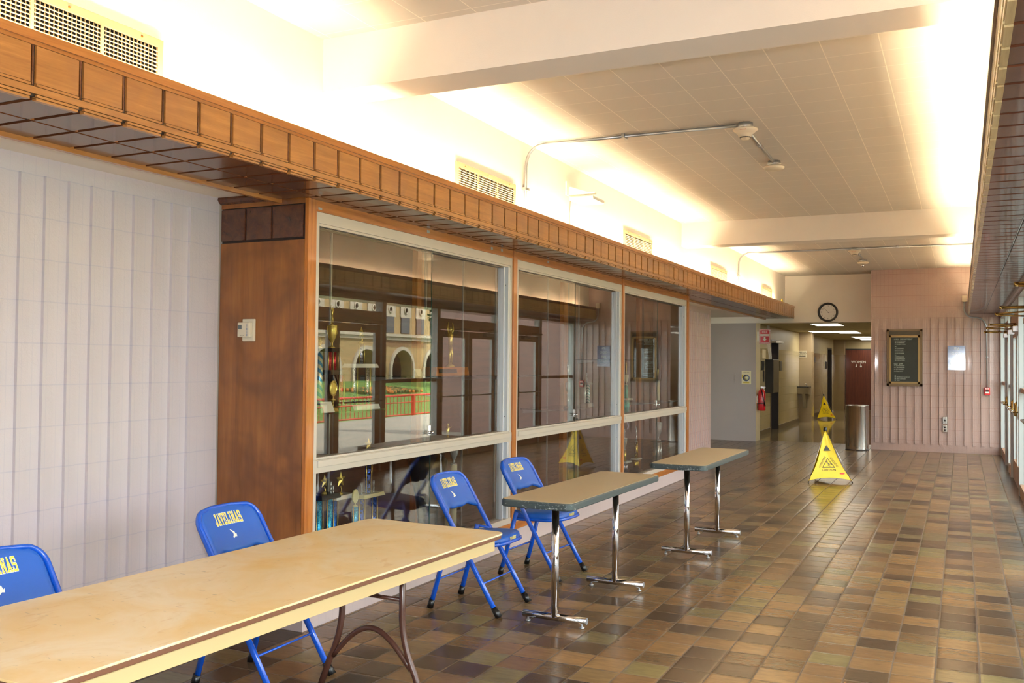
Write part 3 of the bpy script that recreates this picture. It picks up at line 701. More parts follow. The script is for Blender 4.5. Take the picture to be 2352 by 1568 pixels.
for yy, sg in ((.70, 1), (-.78, -1)):
    for s in (-1, 1):
        pth = [(s*.165, yy, .70), (s*.165, yy, .44)] + arc((s*.165, yy, .42), (s*.170, yy, .30), (s*.235, yy, .18)) + [(s*.30, yy, .015)]
        lg = MB().tube(pth, .0145, 12).build('leg', M_leg, tb)
        MB().cyl((s*.306, yy, 0), (s*.299, yy, .03), .018, 10).build('foot_cap', M_black, lg)
    ar = [(s2, yy, z2) for s2, z2 in [(-.215+.43*k/16, .20+.155*math.sin(PI*k/16)) for k in range(17)]]
    MB().tube(ar, .0125, 10).build('leg_arch', M_leg, tb)
    MB().tube([(-.18, yy, .695), (.18, yy, .695)], .014, 8).build('pivot_bar', M_leg, tb)
    MB().tube([(0, yy-sg*.42, .69), (.03, yy-sg*.10, .56), (.06, yy-sg*.0, .50)], .011, 6, flat=.4).build('folding_brace', M_leg, tb)
    MB().box(-.05, .05, yy-sg*.46-.04, yy-sg*.46+.06, .670, .70).build('brace_bracket', M_leg, tb)
    MB().tube([(-.165, yy, .50), (.165, yy, .50)], .009, 8).build('cross_bar', M_leg, tb)

# ---------------- narrow pedestal tables ----------------
def edge_mat():
    n = NT('chipped_slate_edge'); f = n.noise(n.scale(n.obj(), [1, 1, 1.5]), 38, 5, .75, .8); g = n.noise(n.obj(), 6, 2)
    x, y, z = n.sep(); end = n.math('LESS_THAN', y, -.72)
    k = n.math('MULTIPLY', n.math('GREATER_THAN', n.math('ADD', f, n.math('MULTIPLY', g, .3)), .755), end)
    return n.done(n.mix(k, lin('#3a474b'), lin('#c9d2d6')), .4, 0, n.bump(f, .15, .003))
def ped_table(label, loc, rz):
    t = thing('pedestal_table', label, 'table', loc, rz, 'narrow tables along the trophy case')
    MB().prism(rrect(.452, 1.61, .048), .722, .765).build('edge_moulding', edge_mat(), t, bevel=.008, seg=3)
    MB().prism(rrect(.437, 1.595, .042), .764, .7665).build('table_top', simple('beige_laminate', '#b3a488', .34, bump=.05, bscale=400), t)
    for y in (-.51, .51):
        lg = MB().cyl((0, y, .045), (0, y, .72), .0225, 20).build('leg', M_chrome, t)
        MB().box(-.08, .08, y-.08, y+.08, .714, .7225).build('mounting_plate', M_blackp, lg)
        MB().tube([(-.205, y, .045), (.205, y, .045)], .021, 16).build('foot', M_chrome, t)
        MB().lathe((-.2051, y, .045), [(.019, -.001), (.019, .0)], 12, axis='x').lathe((.2051, y, .045), [(.019, 0), (.019, .001)], 12, axis='x').build('foot_cap', simple('grey_cap', '#77777a', .4), t)
        for s in (-1, 1): MB().lathe((s*.175, y, 0), [(.014, 0), (.016, .006), (.012, .010), (.006, .012), (.006, .028)], 10).build('levelling_foot', M_galv, t)
    return t
pt = ped_table('nearer narrow beige table with chipped slate edge on chrome T legs', (-2.17, 5.645, 0), math.radians(-1.0))
dup(pt, (-2.005, 7.965, 0), math.radians(-.5), 'farther narrow beige table with slate edge, standing behind the other one by the case')

# ---------------- block lettering ----------------
GLY = {'J': [(2.2, .6, 3.4, .6, 3.4, 6.4, 2.2, 6.4), (1.4, 6.1, 4.2, 6.1, 4.2, 7, 1.4, 7), (.5, 0, 3.2, 0, 3.4, 1.1, .3, 1.1), (0, .6, 1.2, .6, 1.2, 2.4, 0, 2.4)],
 'A': [(.2, .5, 1.3, .5, 2.5, 7, 1.5, 7), (2.7, .5, 3.9, .5, 2.6, 7, 1.6, 7), (.9, 1.9, 3.2, 1.9, 3.0, 2.8, 1.1, 2.8), (-.3, 0, 1.7, 0, 1.7, .8, -.3, .8), (2.3, 0, 4.4, 0, 4.4, .8, 2.3, .8)],
 'V': [(1.5, 0, 2.5, 0, 1.4, 6.5, .2, 6.5), (1.6, 0, 2.6, 0, 3.9, 6.5, 2.7, 6.5), (-.3, 6.2, 1.7, 6.2, 1.7, 7, -.3, 7), (2.3, 6.2, 4.4, 6.2, 4.4, 7, 2.3, 7)],
 'E': [(.5, 0, 1.7, 0, 1.7, 7, .5, 7), (0, 0, 4, 0, 4, 1, 0, 1), (0, 6, 4, 6, 4, 7, 0, 7), (1, 3, 3.1, 3, 3.1, 4, 1, 4), (3.2, .5, 4, .5, 4, 2.2, 3.2, 2.2), (3.2, 4.8, 4, 4.8, 4, 6.5, 3.2, 6.5)],
 'L': [(.5, 0, 1.7, 0, 1.7, 7, .5, 7), (0, 0, 4, 0, 4, 1, 0, 1), (0, 6.2, 2.3, 6.2, 2.3, 7, 0, 7), (3.2, .5, 4, .5, 4, 2.4, 3.2, 2.4)],
 'I': [(.9, 0, 2.1, 0, 2.1, 7, .9, 7), (.2, 0, 2.8, 0, 2.8, .9, .2, .9), (.2, 6.1, 2.8, 6.1, 2.8, 7, .2, 7)],
 'N': [(.3, 0, 1.3, 0, 1.3, 7, .3, 7), (2.9, 0, 3.9, 0, 3.9, 7, 2.9, 7), (2.9, 0, 3.9, 0, 1.3, 7, .3, 7), (-.2, 0, 1.8, 0, 1.8, .8, -.2, .8), (2.4, 6.2, 4.4, 6.2, 4.4, 7, 2.4, 7), (-.2, 6.2, 1.2, 6.2, 1.2, 7, -.2, 7)],
 'S': [(.3, 6, 3.9, 6, 3.6, 7, .6, 7), (.3, 3.0, 3.7, 3.0, 3.7, 4, .3, 4), (.3, 0, 3.7, 0, 3.7, 1, .3, 1), (0, 3.4, 1.1, 3.4, 1.1, 6.5, 0, 6.5), (2.9, .5, 4, .5, 4, 3.6, 2.9, 3.6), (3.1, 4.9, 3.9, 4.9, 3.9, 6.5, 3.1, 6.5), (0, .4, .9, .4, .9, 2.1, 0, 2.1)],
 'T': [(1.4, 0, 2.6, 0, 2.6, 7, 1.4, 7), (0, 6, 4, 6, 4, 7, 0, 7), (0, 4.8, .8, 4.8, .8, 6.5, 0, 6.5), (3.2, 4.8, 4, 4.8, 4, 6.5, 3.2, 6.5), (.8, 0, 3.2, 0, 3.2, .8, .8, .8)],
 'M': [(.3, 0, 1.3, 0, 1.3, 7, .3, 7), (3.7, 0, 4.7, 0, 4.7, 7, 3.7, 7), (2.1, 2, 2.9, 2, 1.3, 7, .3, 7), (2.1, 2, 2.9, 2, 4.7, 7, 3.7, 7), (-.2, 0, 1.8, 0, 1.8, .8, -.2, .8), (3.2, 0, 5.2, 0, 5.2, .8, 3.2, .8)],
 'U': [(.3, 1, 1.4, 1, 1.4, 7, .3, 7), (2.8, 1, 3.9, 1, 3.9, 7, 2.8, 7), (.3, 1.1, .9, 0, 3.3, 0, 3.9, 1.1), (-.2, 6.2, 1.9, 6.2, 1.9, 7, -.2, 7), (2.3, 6.2, 4.4, 6.2, 4.4, 7, 2.3, 7)],
 'K': [(.3, 0, 1.4, 0, 1.4, 7, .3, 7), (1.2, 3, 1.2, 4.2, 3, 7, 4.2, 7), (1.7, 4.4, 1.2, 3.2, 3.0, 0, 4.3, 0), (-.2, 0, 1.9, 0, 1.9, .8, -.2, .8), (2.5, 0, 4.7, 0, 4.7, .8, 2.5, .8), (2.5, 6.2, 4.5, 6.2, 4.5, 7, 2.5, 7), (-.2, 6.2, 1.9, 6.2, 1.9, 7, -.2, 7)]}
GW = {'I': 3, 'M': 5}
def block_word(mb, word, width, height, fn, m=0, grow=0):
    tot = sum(GW.get(c, 4) for c in word)+1.0*(len(word)-1); u = -tot/2; sx = width/tot; sy = height/7
    for c in word:
        for q in GLY[c]:
            P = [(q[0], q[1]), (q[2], q[3]), (q[4], q[5]), (q[6], q[7])]
            cx = sum(p[0] for p in P)/4; cy_ = sum(p[1] for p in P)/4; i = len(mb.v)
            for x, y in P:
                x += math.copysign(grow, x-cx); y += math.copysign(grow, y-cy_); mb.v.append(tuple(fn((u+x)*sx, (y-3.5)*sy)))
            mb.face((i, i+1, i+2, i+3), m)
        u += GW.get(c, 4)+1.0

# ---------------- blue folding chairs ----------------
M_blue = simple('royal_blue_enamel', '#0b52c4', .22, coat=.6)
M_vin = simple('royal_blue_vinyl', '#1a57b4', .38, bump=.08, bscale=300)
M_yel = simple('gold_print', '#e6cf50', .5); M_wht = simple('white_print', '#ecebe0', .5)
def make_chair():
    t = thing('folding_chair', '', 'chair')
    def X(z): return .245-.48*z/.78
    W = .213
    pth = [(X(z), -W, z) for z in (.0, .2, .45, .62)]
    top = []
    for k in range(0, 9):
        a = PI/2*k/8; top.append((-W+.07-.07*math.cos(a), .745+.07*math.sin(a)))
    for yy, z in top: pth.append((X(z)-.02*(1-abs(yy)/W), yy, z))
    mid = [(X(.815)-.035, y, .818) for y in (-.07, 0, .07)]
    path = pth+mid+[(x, -y, z) for x, y, z in reversed(pth)]
    MB().tube(path, .0115, 10, flat=1.5, up=(1, 0, 0)).build('back_frame', M_blue, t)
    for s in (-1, 1):
        lg = MB().tube([(-.118, s*.188, .475), (-.18, s*.194, .235), (-.245, s*.20, .0)], .0115, 10, flat=1.5, up=(1, 0, 0)).build('rear_leg', M_blue, t)
        MB().tube([(-.231, s*.199, .055), (-.246, s*.201, .001)], [.019, .021], 12).build('rubber_foot', M_black, lg)
        MB().tube([(X(.055), s*W, .055), (X(-.003)+.004, s*W, .001)], [.0195, .022], 12).build('rubber_foot', M_black, t)
        MB().tube([(X(.455), s*.205, .455), (-.113, s*.192, .470)], .009, 8).build('hinge_link', M_blue, t)
    MB().tube([(X(.19), -W, .19), (X(.19), W, .19)], .0055, 8).build('stretcher', M_blue, t)
    MB().tube([(-.195, -.196, .18), (-.195, .196, .18)], .0055, 8).build('stretcher', M_blue, t)
    # seat
    def outline(k, r=.0):
        P = []
        n = 28
        for j in range(n):
            a = 2*PI*j/n; ca, sa = math.cos(a), math.sin(a); p = 2/3.6
            x = .03+(.205-r)*math.copysign(abs(ca)**p, ca); y = (.203-.022*(x < .03)*1-r)*math.copysign(abs(sa)**p, sa)
            P.append((x, y))
        return P
    mb = MB(); n = 28; tilt = lambda x: .012*(x/.2)
    rings = [(0, .418), (0, .432), (.004, .452), (.018, .463), (.06, .468), (.14, .467)]
    i0 = 0
    for r, z in rings: mb.v += [(x, y, z+tilt(x)) for x, y in outline(0, r)]
    for L in range(len(rings)-1):
        for j in range(n): mb.face((L*n+j, L*n+(j+1) % n, (L+1)*n+(j+1) % n, (L+1)*n+j), 0, True)
    mb.face(tuple(range((len(rings)-1)*n, len(rings)*n)), 0, True); mb.face(tuple(range(n-1, -1, -1)), 0)
    mb.build('seat', M_vin, t)
    fr = [(x, y, .416+tilt(x)) for x, y in outline(0, -.004)]
    MB().tube(fr, .010, 8, closed=True, flat=1.2).build('seat_frame', M_blue, t)
    # backrest
    def B(u, v, off=0):
        """u -1..1 across, v height in metres, off outwards to the front"""
        y = u*.200; bow = .030*(1-u*u); x = X(v)-bow-.004; nx, nzz = .852, .523
        return (x+off*nx, y-off*u*.25, v+off*nzz)
    def vmax(u): a = abs(u); return .822-(0 if a < .62 else .072*(1-math.sqrt(max(0, 1-((a-.62)/.38)**2))))
    def vmin(u): a = abs(u); return .600+.015*math.exp(-((a-.6)/.2)**2)+.012*(1-a)-(.0 if a < .9 else .006*(a-.9)/.1)
    nu, nv = 28, 10; mb = MB(); layers = []
    for off, ins in ((-.006, 0), (.008, 0), (.016, .05)):
        L = []
        for iu in range(nu+1):
            u = -1+2*iu/nu; uu = u*(1-ins*.8)
            row = []
            for iv in range(nv+1):
                a, b = vmin(uu)+ins*.25, vmax(uu)-ins*.25; row.append(len(mb.v)); mb.v.append(B(uu, a+(b-a)*iv/nv, off))
            L.append(row)
        layers.append(L)
    for L, sgn in ((layers[0], -1), (layers[2], 1)):
        for iu in range(nu):
            for iv in range(nv):
                q = (L[iu][iv], L[iu+1][iv], L[iu+1][iv+1], L[iu][iv+1]); mb.face(q if sgn > 0 else q[::-1], 0, True)
    def rim(L): return [L[i][0] for i in range(nu+1)]+[L[nu][j] for j in range(1, nv+1)]+[L[i][nv] for i in range(nu-1, -1, -1)]+[L[0][j] for j in range(nv-1, 0, -1)]
    R = [rim(L) for L in layers]
    for a, b in ((0, 1), (1, 2)):
        for k in range(len(R[0])): k2 = (k+1) % len(R[0]); mb.face((R[a][k], R[a][k2], R[b][k2], R[b][k]), 0, True)
    mb.build('backrest', M_vin, t)
    f1 = lambda off: (lambda x, y: B(x/.2, .757+y, off+.0164))
    mb = MB(); block_word(mb, 'JAVELINAS', .190, .052, f1(.0006), 0, .24); block_word(mb, 'JAVELINAS', .190, .052, f1(.0014), 1)
    mb.build('lettering', [M_wht, M_yel], t, recalc=False)
    # little leaping animal emblem
    em = [(-.020, .020), (-.006, .012), (.008, .004), (.012, -.008), (.018, -.004), (.014, -.018), (.002, -.016), (-.006, -.022), (-.016, -.018), (-.006, -.010), (-.002, .000), (-.012, .008)]
    mb = MB(); i = 0
    mb.v += [B(x/.2, .688+y*1.05, .0172) for x, y in em]; mb.face(tuple(range(len(em)-1, -1, -1)), 0)
    mb.build('emblem', M_wht, t, recalc=False)
    mb = MB(); fn = lambda off: (lambda x, y: (.2352+off-.9*abs(x)**1.6*.1, x, .4385+y+.011))
    mb.v = []; block_word(mb, 'TAMUK', .085, .022, fn(.0016), 0, .3); block_word(mb, 'TAMUK', .085, .022, fn(.0026), 1)
    mb.build('seat_lettering', [M_wht, M_yel], t, recalc=False)
    return t
ch = make_chair(); ch['group'] = 'blue folding chairs along the left wall'
ch['label'] = 'blue folding chair at the left picture edge, partly behind the cream table'
ch.location = (-3.03, 2.32, 0)
dup(ch, (-3.055, 3.59, 0), math.radians(1), 'blue folding chair standing in front of the brown cabinet side behind the cream table')
dup(ch, (-2.785, 5.325, 0), math.radians(0), 'blue folding chair at the far right corner of the cream table, seat in view')
dup(ch, (-2.80, 6.36, 0), math.radians(-4), 'blue folding chair behind the nearer narrow table')

# ---------------- pop-up wet floor signs ----------------
M_yfab = simple('yellow_nylon', '#e3c400', .5, bump=.15, bscale=25, var=.06)
M_ink = simple('black_print', '#161616', .5); M_inkr = simple('red_print', '#d23a1c', .5)
def make_sign():
    t = thing('wet_floor_sign', '', 'caution sign')
    R = .345; H = .70; feet = [(R*math.cos(a), R*math.sin(a)) for a in (-PI/2-PI/3+PI/3, -PI/2+2*PI/3, -PI/2+4*PI/3)]
    # feet[0] points to -Y; faces lie between neighbouring feet
    ap = Vector((0, 0, H))
    for fx, fy in feet:
        f = Vector((fx, fy, .004)); MB().tube([tuple(f), tuple(ap)], .0035, 8).build('leg', M_steel, t)
        MB().lathe((fx, fy, 0), [(.007, 0), (.007, .018), (0, .022)], 8).build('foot_tip', M_black, t)
    for k in range(3):
        a = Vector((*feet[k], 0)); b = Vector((*feet[(k+1) % 3], 0)); mid = (a+b)/2; ex = (b-a).normalized()
        nrm = (Vector((mid.x, mid.y, 0)).normalized()+Vector((0, 0, mid.length/H))).normalized(); ev = nrm.cross(ex).normalized()
        if ev.z < 0: ev = -ev
        Hs = (ap-mid).length; hw = (b-a).length/2
        def F(u, v, off=0, billow=True):
            """u along base -1..1 of local half width, v 0..1 up"""
            w = hw*(1-v)*(1-.22*math.sin(PI*min(1, v)) ); z0 = .045+.055*(1-u*u)*(1-v)
            p = mid+ex*(u*w)+ev*(v*Hs*(1-z0)+z0*Hs*1.0)
            wr = .004*math.sin(u*7+v*9)*(v)+.003*math.sin(v*31+u*4)*v
            sag = -.018*math.sin(PI*(u+1)/2)*math.sin(PI*v)
            return tuple(p+nrm*(off+sag+wr*(1-abs(u))))
        def G(x, y, off=.003):
            v = y/Hs; w = hw*(1-v)*(1-.22*math.sin(PI*v)) ; u = max(-1, min(1, x/max(w, .01)))
            z0 = .045+.055*(1-u*u)*(1-v); v2 = (v-z0)/(1-z0); return F(u, v2, off) if w > 0 else F(0, v2, off)
        mb = MB(); n, mm = 14, 16
        for off in (0, -.002):
            i = len(mb.v)
            for r_ in range(mm+1):
                for c_ in range(n+1): mb.v.append(F(-1+2*c_/n, r_/mm*.97, off))
            for r_ in range(mm):
                for c_ in range(n):
                    q = (i+r_*(n+1)+c_, i+r_*(n+1)+c_+1, i+(r_+1)*(n+1)+c_+1, i+(r_+1)*(n+1)+c_); mb.face(q if off == 0 else q[::-1], 0, True)
        pn = mb.build('fabric_panel', M_yfab, t)
        mb = MB()
        def line(x0, y0, x1, y1, w):
            d = Vector((x1-x0, y1-y0)).normalized(); px, py = -d.y*w/2, d.x*w/2; i = len(mb.v)
            K = 4
            for q in range(K+1):
                X_, Y_ = x0+(x1-x0)*q/K, y0+(y1-y0)*q/K; mb.v.append(G(X_+px, Y_+py)); mb.v.append(G(X_-px, Y_-py))
            for q in range(K): mb.face((i+2*q, i+2*q+1, i+2*q+3, i+2*q+2), 0)
        cyy = .255
        tri = [(-.075, cyy-.05), (.075, cyy-.05), (0, cyy+.075)]
        for p, q in ((0, 1), (1, 2), (2, 0)): line(*tri[p], *tri[q], .006)
        # falling figure
        line(-.035, cyy-.040, .045, cyy-.040, .004)
        line(-.012, cyy+.020, .012, cyy-.010, .010); line(.012, cyy-.010, .034, cyy+.004, .006); line(.034, cyy+.004, .042, cyy-.016, .005); line(.010, cyy-.010, -.008, cyy-.018, .006); line(-.008, cyy-.018, .024, cyy-.032, .005)
        line(-.010, cyy+.018, -.032, cyy+.008, .005); line(-.012, cyy+.020, -.002, cyy+.042, .005); line(-.022, cyy+.026, -.014, cyy+.030, .011)
        # warning triangle with exclamation mark
        i = len(mb.v); mb.v += [G(-.045, .43), G(.045, .43), G(.0, .505)]; mb.face((i, i+1, i+2), 0)
        mb.build('warning_print', M_ink, t, recalc=False)
        m2 = MB()
        i = len(m2.v); m2.v += [G(-.004, .458, .0045), G(.004, .458, .0045), G(.0065, .488, .0045), G(-.0065, .488, .0045)]; m2.face((i, i+1, i+2, i+3)); i += 4
        m2.v += [G(-.004, .442, .0045), G(.004, .442, .0045), G(.004, .450, .0045), G(-.004, .450, .0045)]; m2.face((i, i+1, i+2, i+3))
        m2.build('exclamation_mark', M_yfab, t, recalc=False)
        m3 = MB()
        add_text(m3, 'CAUTION', .040, G, at=(0, cyy-.08), sx=.92)
        add_text(m3, 'ATTENTION', .036, G, at=(-.072, cyy+.022), rot=math.radians(60), sx=.85)
        add_text(m3, 'CUIDADO', .036, G, at=(.072, cyy+.022), rot=math.radians(-60), sx=.9)
        m3.build('warning_lettering', M_ink, t, recalc=False)
        m4 = MB(); i = 0; N = 16
        m4.v += [G(.155+.034*math.copysign(abs(math.cos(2*PI*j/N))**.6, math.cos(2*PI*j/N)), .125+.011*math.sin(2*PI*j/N), .003) for j in range(N)]; m4.face(tuple(range(N)))
        m4.build('maker_mark', M_inkr, t, recalc=False)
    MB().lathe((0, 0, H-.025), [(.024, 0), (.026, .01), (.022, .045), (.018, .05), (0, .052)], 14).build('top_cap', M_black, t)
    return t
sg = make_sign(); sg['label'] = 'yellow pop-up caution sign standing on the brown quarry tile floor'; sg['group'] = 'pop-up caution signs'
sg.location = (-1.65, 13.11, 0); sg.rotation_euler.z = math.radians(-30)
dup(sg, (-3.62, 28.4, 0), math.radians(-24), 'smaller yellow pop-up caution sign far off in the corridor on the terrazzo')

# ---------------- waste bin ----------------
t = thing('waste_bin', 'cylindrical brushed steel waste bin at the left corner of the pink block wall', 'trash can', (-1.745, 18.33, 0))
MB().lathe((0, 0, 0), [(.205, 0), (.205, .02), (.198, .02)], 40).build('base_ring', M_black, t)
MB().lathe((0, 0, .012), [(.200, 0), (.202, .01), (.202, .80), (.205, .803), (.205, .812), (.199, .815), (.195, .81), (.195, .02)], 48).build('body', simple('polished_steel', '#c4beb6', .13, 1), t)
MB().lathe((0, 0, .80), [(.197, .005), (.15, .03), (.12, .03), (.115, .02), (.11, -.1), (0, -.1)], 40).build('lid', M_steel, t)

# ---------------- directory board ----------------
t = thing('directory_board', 'brown framed building directory with white letters on the pink block wall', 'directory board', (-.945, 18.55, 1.7))
bo = (-.945, 18.55, 1.7); M_bf = simple('bronze_frame', '#6a563c', .4, .3); M_bf2 = simple('gold_bronze_frame', '#8c7448', .35, .4)
mb = MB(); x0, x1, z0, z1 = -1.245, -.642, 1.188, 2.225
mb.box(x0, x1, 18.50, 18.56, z0, z0+.045).box(x0, x1, 18.50, 18.56, z1-.03, z1).box(x0, x0+.04, 18.50, 18.56, z0, z1).box(x1-.04, x1, 18.50, 18.56, z0, z1)
mb.build('outer_frame', M_bf, t, o=bo)
MB().box(x0+.04, x1-.04, 18.525, 18.56, 2.12, 2.195).build('header_panel', simple('dark_olive_panel', '#3c3424', .5), t, o=bo)
a0, a1, b0, b1 = x0+.04, x1-.04, 1.233, 2.115
mb = MB(); mb.box(a0, a1, 18.49, 18.54, b0, b0+.035).box(a0, a1, 18.49, 18.54, b1-.035, b1).box(a0, a0+.035, 18.49, 18.54, b0, b1).box(a1-.035, a1, 18.49, 18.54, b0, b1)
mb.lathe((a0+.017, 18.489, 1.70), [(0, -.004), (.01, -.003), (.01, .002)], 8, axis='y')
mb.build('door_frame', M_bf2, t, o=bo)
MB().box(a0+.03, a1-.03, 18.53, 18.55, b0+.03, b1-.03).build('letter_board', simple('black_felt', '#241f18', .35), t, o=bo)
lines = [('H.K.N  DEPARTMENT', .034, 2.047, 0), ('104  CYNTHIA PENA', .021, 2.012, .01), ('105   P HENNESSEY', .021, 1.982, .01), ('112  DR BERT-CHAN', .021, 1.952, .01), ('106', .021, 1.911, .01), ('107 TUTORING', .023, 1.877, .01), ('108 COMP LAB', .023, 1.845, .01), ('109 DR SUTTON', .022, 1.812, .01), ('110  A FOURNIER', .022, 1.785, .01), ('111', .021, 1.752, .01),
 ('112 DR KILLION', .023, 1.722, .01), ('113 DR MEHNKER', .023, 1.689, .01), ('120  J DE LA ROSA', .022, 1.661, .01), ('OLD  GYM', .032, 1.592, -.002), ('101 DR MCMAHON', .021, 1.560, 0), ('103  J BLOOMQUIST', .021, 1.526, 0), ('201 DR MISSENIER', .021, 1.492, 0), ('200 GRAD ASSTS', .021, 1.458, 0), ('204', .018, 1.374, .008), ('205  DR MONA R GONZ CO', .021, 1.352, .008), ('206  DR A SHEPHERD', .021, 1.318, .008), ('207  DR R', .021, 1.290, .008)]
mb = MB(); i_ = 0
for tx, sz, z, dx in lines: add_text(mb, tx, sz*1.15, lambda x, y, z=z, dx=dx: (-1.123+dx+x, 18.5285, z+y), align='LEFT', sx=.85)
mb.build('board_letters', M_wht, t, o=bo, recalc=False)
MB().box(a0+.03, a1-.03, 18.515, 18.518, b0+.03, b1-.03).build('glass_pane', M_wglass, t, o=bo)

# ---------------- motto poster ----------------
def poster_mat():
    n = NT('blue_grey_cloud_print'); x, y, z = n.sep(); f = n.noise(n.comb(n.math('MULTIPLY', x, 4), y, n.math('MULTIPLY', z, 16)), 1.5, 4, .6, 1)
    k = n.math('ADD', n.math('MULTIPLY', f, .8), n.math('MULTIPLY', z, -1.2))
    return n.done(n.ramp(k, [(.15, '#4a5a80'), (.42, '#6f80a4'), (.62, '#a9b4cc'), (.8, '#dfe4ee')]), .1, 0, coat=.6)
t = thing('motto_poster', 'small glossy blue-grey poster reading In God We Trust on the pink wall', 'poster', (-.083, 18.55, 1.71))
MB().box(-.143, .143, -.012, .012, -.218, .218).build('print', poster_mat(), t)
mb = MB()
for tx, z in (('IN', .165), ('GOD', .075), ('WE', -.015), ('TRUST', -.105)): add_text(mb, tx, .075, lambda x, y, z=z: (x, -.0135, z+y), sx=1.05)
add_text(mb, 'MOTTO OF THE UNITED STATES', .012, lambda x, y: (x, -.0135, -.165+y))
mb.build('lettering', simple('grey_white_print', '#d6d8dc', .3), t, recalc=False)

# ---------------- fire alarm pull station, conduit, outlets ----------------
t = thing('fire_alarm_box', 'red fire alarm pull station below the conduit on the pink wall', 'fire alarm', (.408, 18.54, 1.12))
MB().box(-.045, .045, -.02, .02, -.068, .068).build('housing', M_red, t, bevel=.004)
mb = MB().box(-.03, .03, -.026, -.02, -.035, -.008).box(-.03, .03, -.023, -.02, .038, .055); mb.build('white_band', M_white, t)
MB().box(-.022, .022, -.034, -.024, -.006, .022).build('pull_handle', M_blackp, t)
mb = MB(); add_text(mb, 'FIRE', .022, lambda x, y: (x, -.0235, .0465+y)); mb.build('lettering', M_red, t, recalc=False)
t = thing('conduit', 'galvanised conduit bending down the pink wall from a white box to the fire alarm', 'conduit', (.2, 18.53, 1.9))
pth = [(.043, 18.535, 2.715), (.043, 18.535, 2.60)] + arc((.043, 18.535, 2.60), (.045, 18.535, 2.44), (.20, 18.535, 2.43)) + arc((.21, 18.535, 2.43), (.395, 18.535, 2.43), (.40, 18.535, 2.20)) + [(.405, 18.535, 1.19)]
MB().tube(pth, .0115, 10).build('pipe', M_galv, t, o=(.2, 18.53, 1.9))
MB().box(.005, .085, 18.50, 18.555, 2.715, 2.826).build('junction_box', M_ivory, t, o=(.2, 18.53, 1.9), bevel=.003)
MB().box(.385, .425, 18.53, 18.555, 1.72, 1.735).build('pipe_strap', M_galv, t, o=(.2, 18.53, 1.9))
for z, lab in ((.585, 'upper small steel outlet plate low on the pink wall'), (.435, 'lower small steel outlet plate low on the pink wall')):
    t = thing('outlet_plate', lab, 'outlet', (-.275, 18.545, z), 0, 'steel outlet plates')
    MB().box(-.036, .036, -.01, .01, -.062, .062).build('plate', M_steel, t, bevel=.003)
    mb = MB()
    for zz in ((0,) if z > .5 else (-.024, .024)): mb.lathe((0, -.0105, zz), [(.017, 0), (.017, -.003), (0, -.003)], 14, axis='y')
    mb.build('socket', M_blackp, t)

# ---------------- wall clock ----------------
t = thing('wall_clock', 'round white wall clock with black rim above the corridor opening', 'clock', (-2.373, 19.27, 2.603))
MB().lathe((0, 0, 0), [(.150, -.012), (.165, -.045), (.185, -.045), (.19, -.03), (.19, 0), (0, 0)], 48, axis='y').build('rim', M_blackp, t)
MB().lathe((0, 0, 0), [(.149, -.0145), (.149, -.0125)], 48, axis='y').build('dial', simple('dial_white', '#d8d4d0', .3), t)
for h in range(1, 13):
    mb = MB(); a = PI/2-2*PI*h/12; add_text(mb, str(h), .042, lambda x, y, a=a: (.128*math.cos(a)+x, -.0155, .128*math.sin(a)+y))
    mb.build('numeral', simple('grey_print', '#5a5654', .5), t, recalc=False)
def hand(L, w, ang, nm, c, yo):
    a = math.radians(ang); mb = MB(); d = (math.sin(a), math.cos(a)); p = (d[1], -d[0])
    mb.hexa([(-d[0]*.02+p[0]*w, yo, -d[1]*.02+p[1]*w), (d[0]*L+p[0]*w*.4, yo, d[1]*L+p[1]*w*.4), (d[0]*L-p[0]*w*.4, yo, d[1]*L-p[1]*w*.4), (-d[0]*.02-p[0]*w, yo, -d[1]*.02-p[1]*w)] +
            [(q[0], yo-.0015, q[2]) for q in [(-d[0]*.02+p[0]*w, 0, -d[1]*.02+p[1]*w), (d[0]*L+p[0]*w*.4, 0, d[1]*L+p[1]*w*.4), (d[0]*L-p[0]*w*.4, 0, d[1]*L-p[1]*w*.4), (-d[0]*.02-p[0]*w, 0, -d[1]*.02-p[1]*w)]])
    mb.build(nm, c, t)
hand(.115, .005, 88, 'hour_hand', M_blackp, -.018); hand(.14, .0035, -40, 'minute_hand', M_blackp, -.021)

# ---------------- fire extinguisher and its sign, notice ----------------
t = thing('extinguisher_sign', 'red and white striped FIRE EXTINGUISHER sign with arrow by the corridor entrance', 'sign', (-3.617, 19.36, 2.135))
MB().box(-.112, .112, 0, .004, -.15, .15).build('sign_plate', M_wht, t)
mb = MB(); mb.box(-.085, .085, -.0015, 0, -.122, .122)
for k in range(11):   # candy stripes round the rim
    for (u0, v0, u1, v1) in ((-.112+k*.0205, .122, 0, .15), (-.112+k*.0205, -.15, 0, -.122)):
        a = u0; b = min(a+.011, .106); mb.hexa([(a, -.001, v0), (b, -.001, v0), (b, 0, v0), (a, 0, v0), (min(a+.012, .112), -.001, v1), (min(b+.012, .112), -.001, v1), (min(b+.012, .112), 0, v1), (min(a+.012, .112), 0, v1)])
for k in range(11):
    z = -.12+k*.022
    for xa, xb in ((-.112, -.085), (.085, .112)): mb.hexa([(xa, -.001, z), (xb, -.001, z-.014), (xb, 0, z-.014), (xa, 0, z), (xa, -.001, z+.011), (xb, -.001, z-.003), (xb, 0, z-.003), (xa, 0, z+.011)])
mb.build('red_field', M_red, t)
mb = MB(); add_text(mb, 'FIRE', .062, lambda x, y: (x, -.003, .085+y)); 
mb.hexa([(-.018, -.003, -.055), (.018, -.003, -.055), (.018, -.002, -.055), (-.018, -.002, -.055), (-.018, -.003, -.015), (.018, -.003, -.015), (.018, -.002, -.015), (-.018, -.002, -.015)])
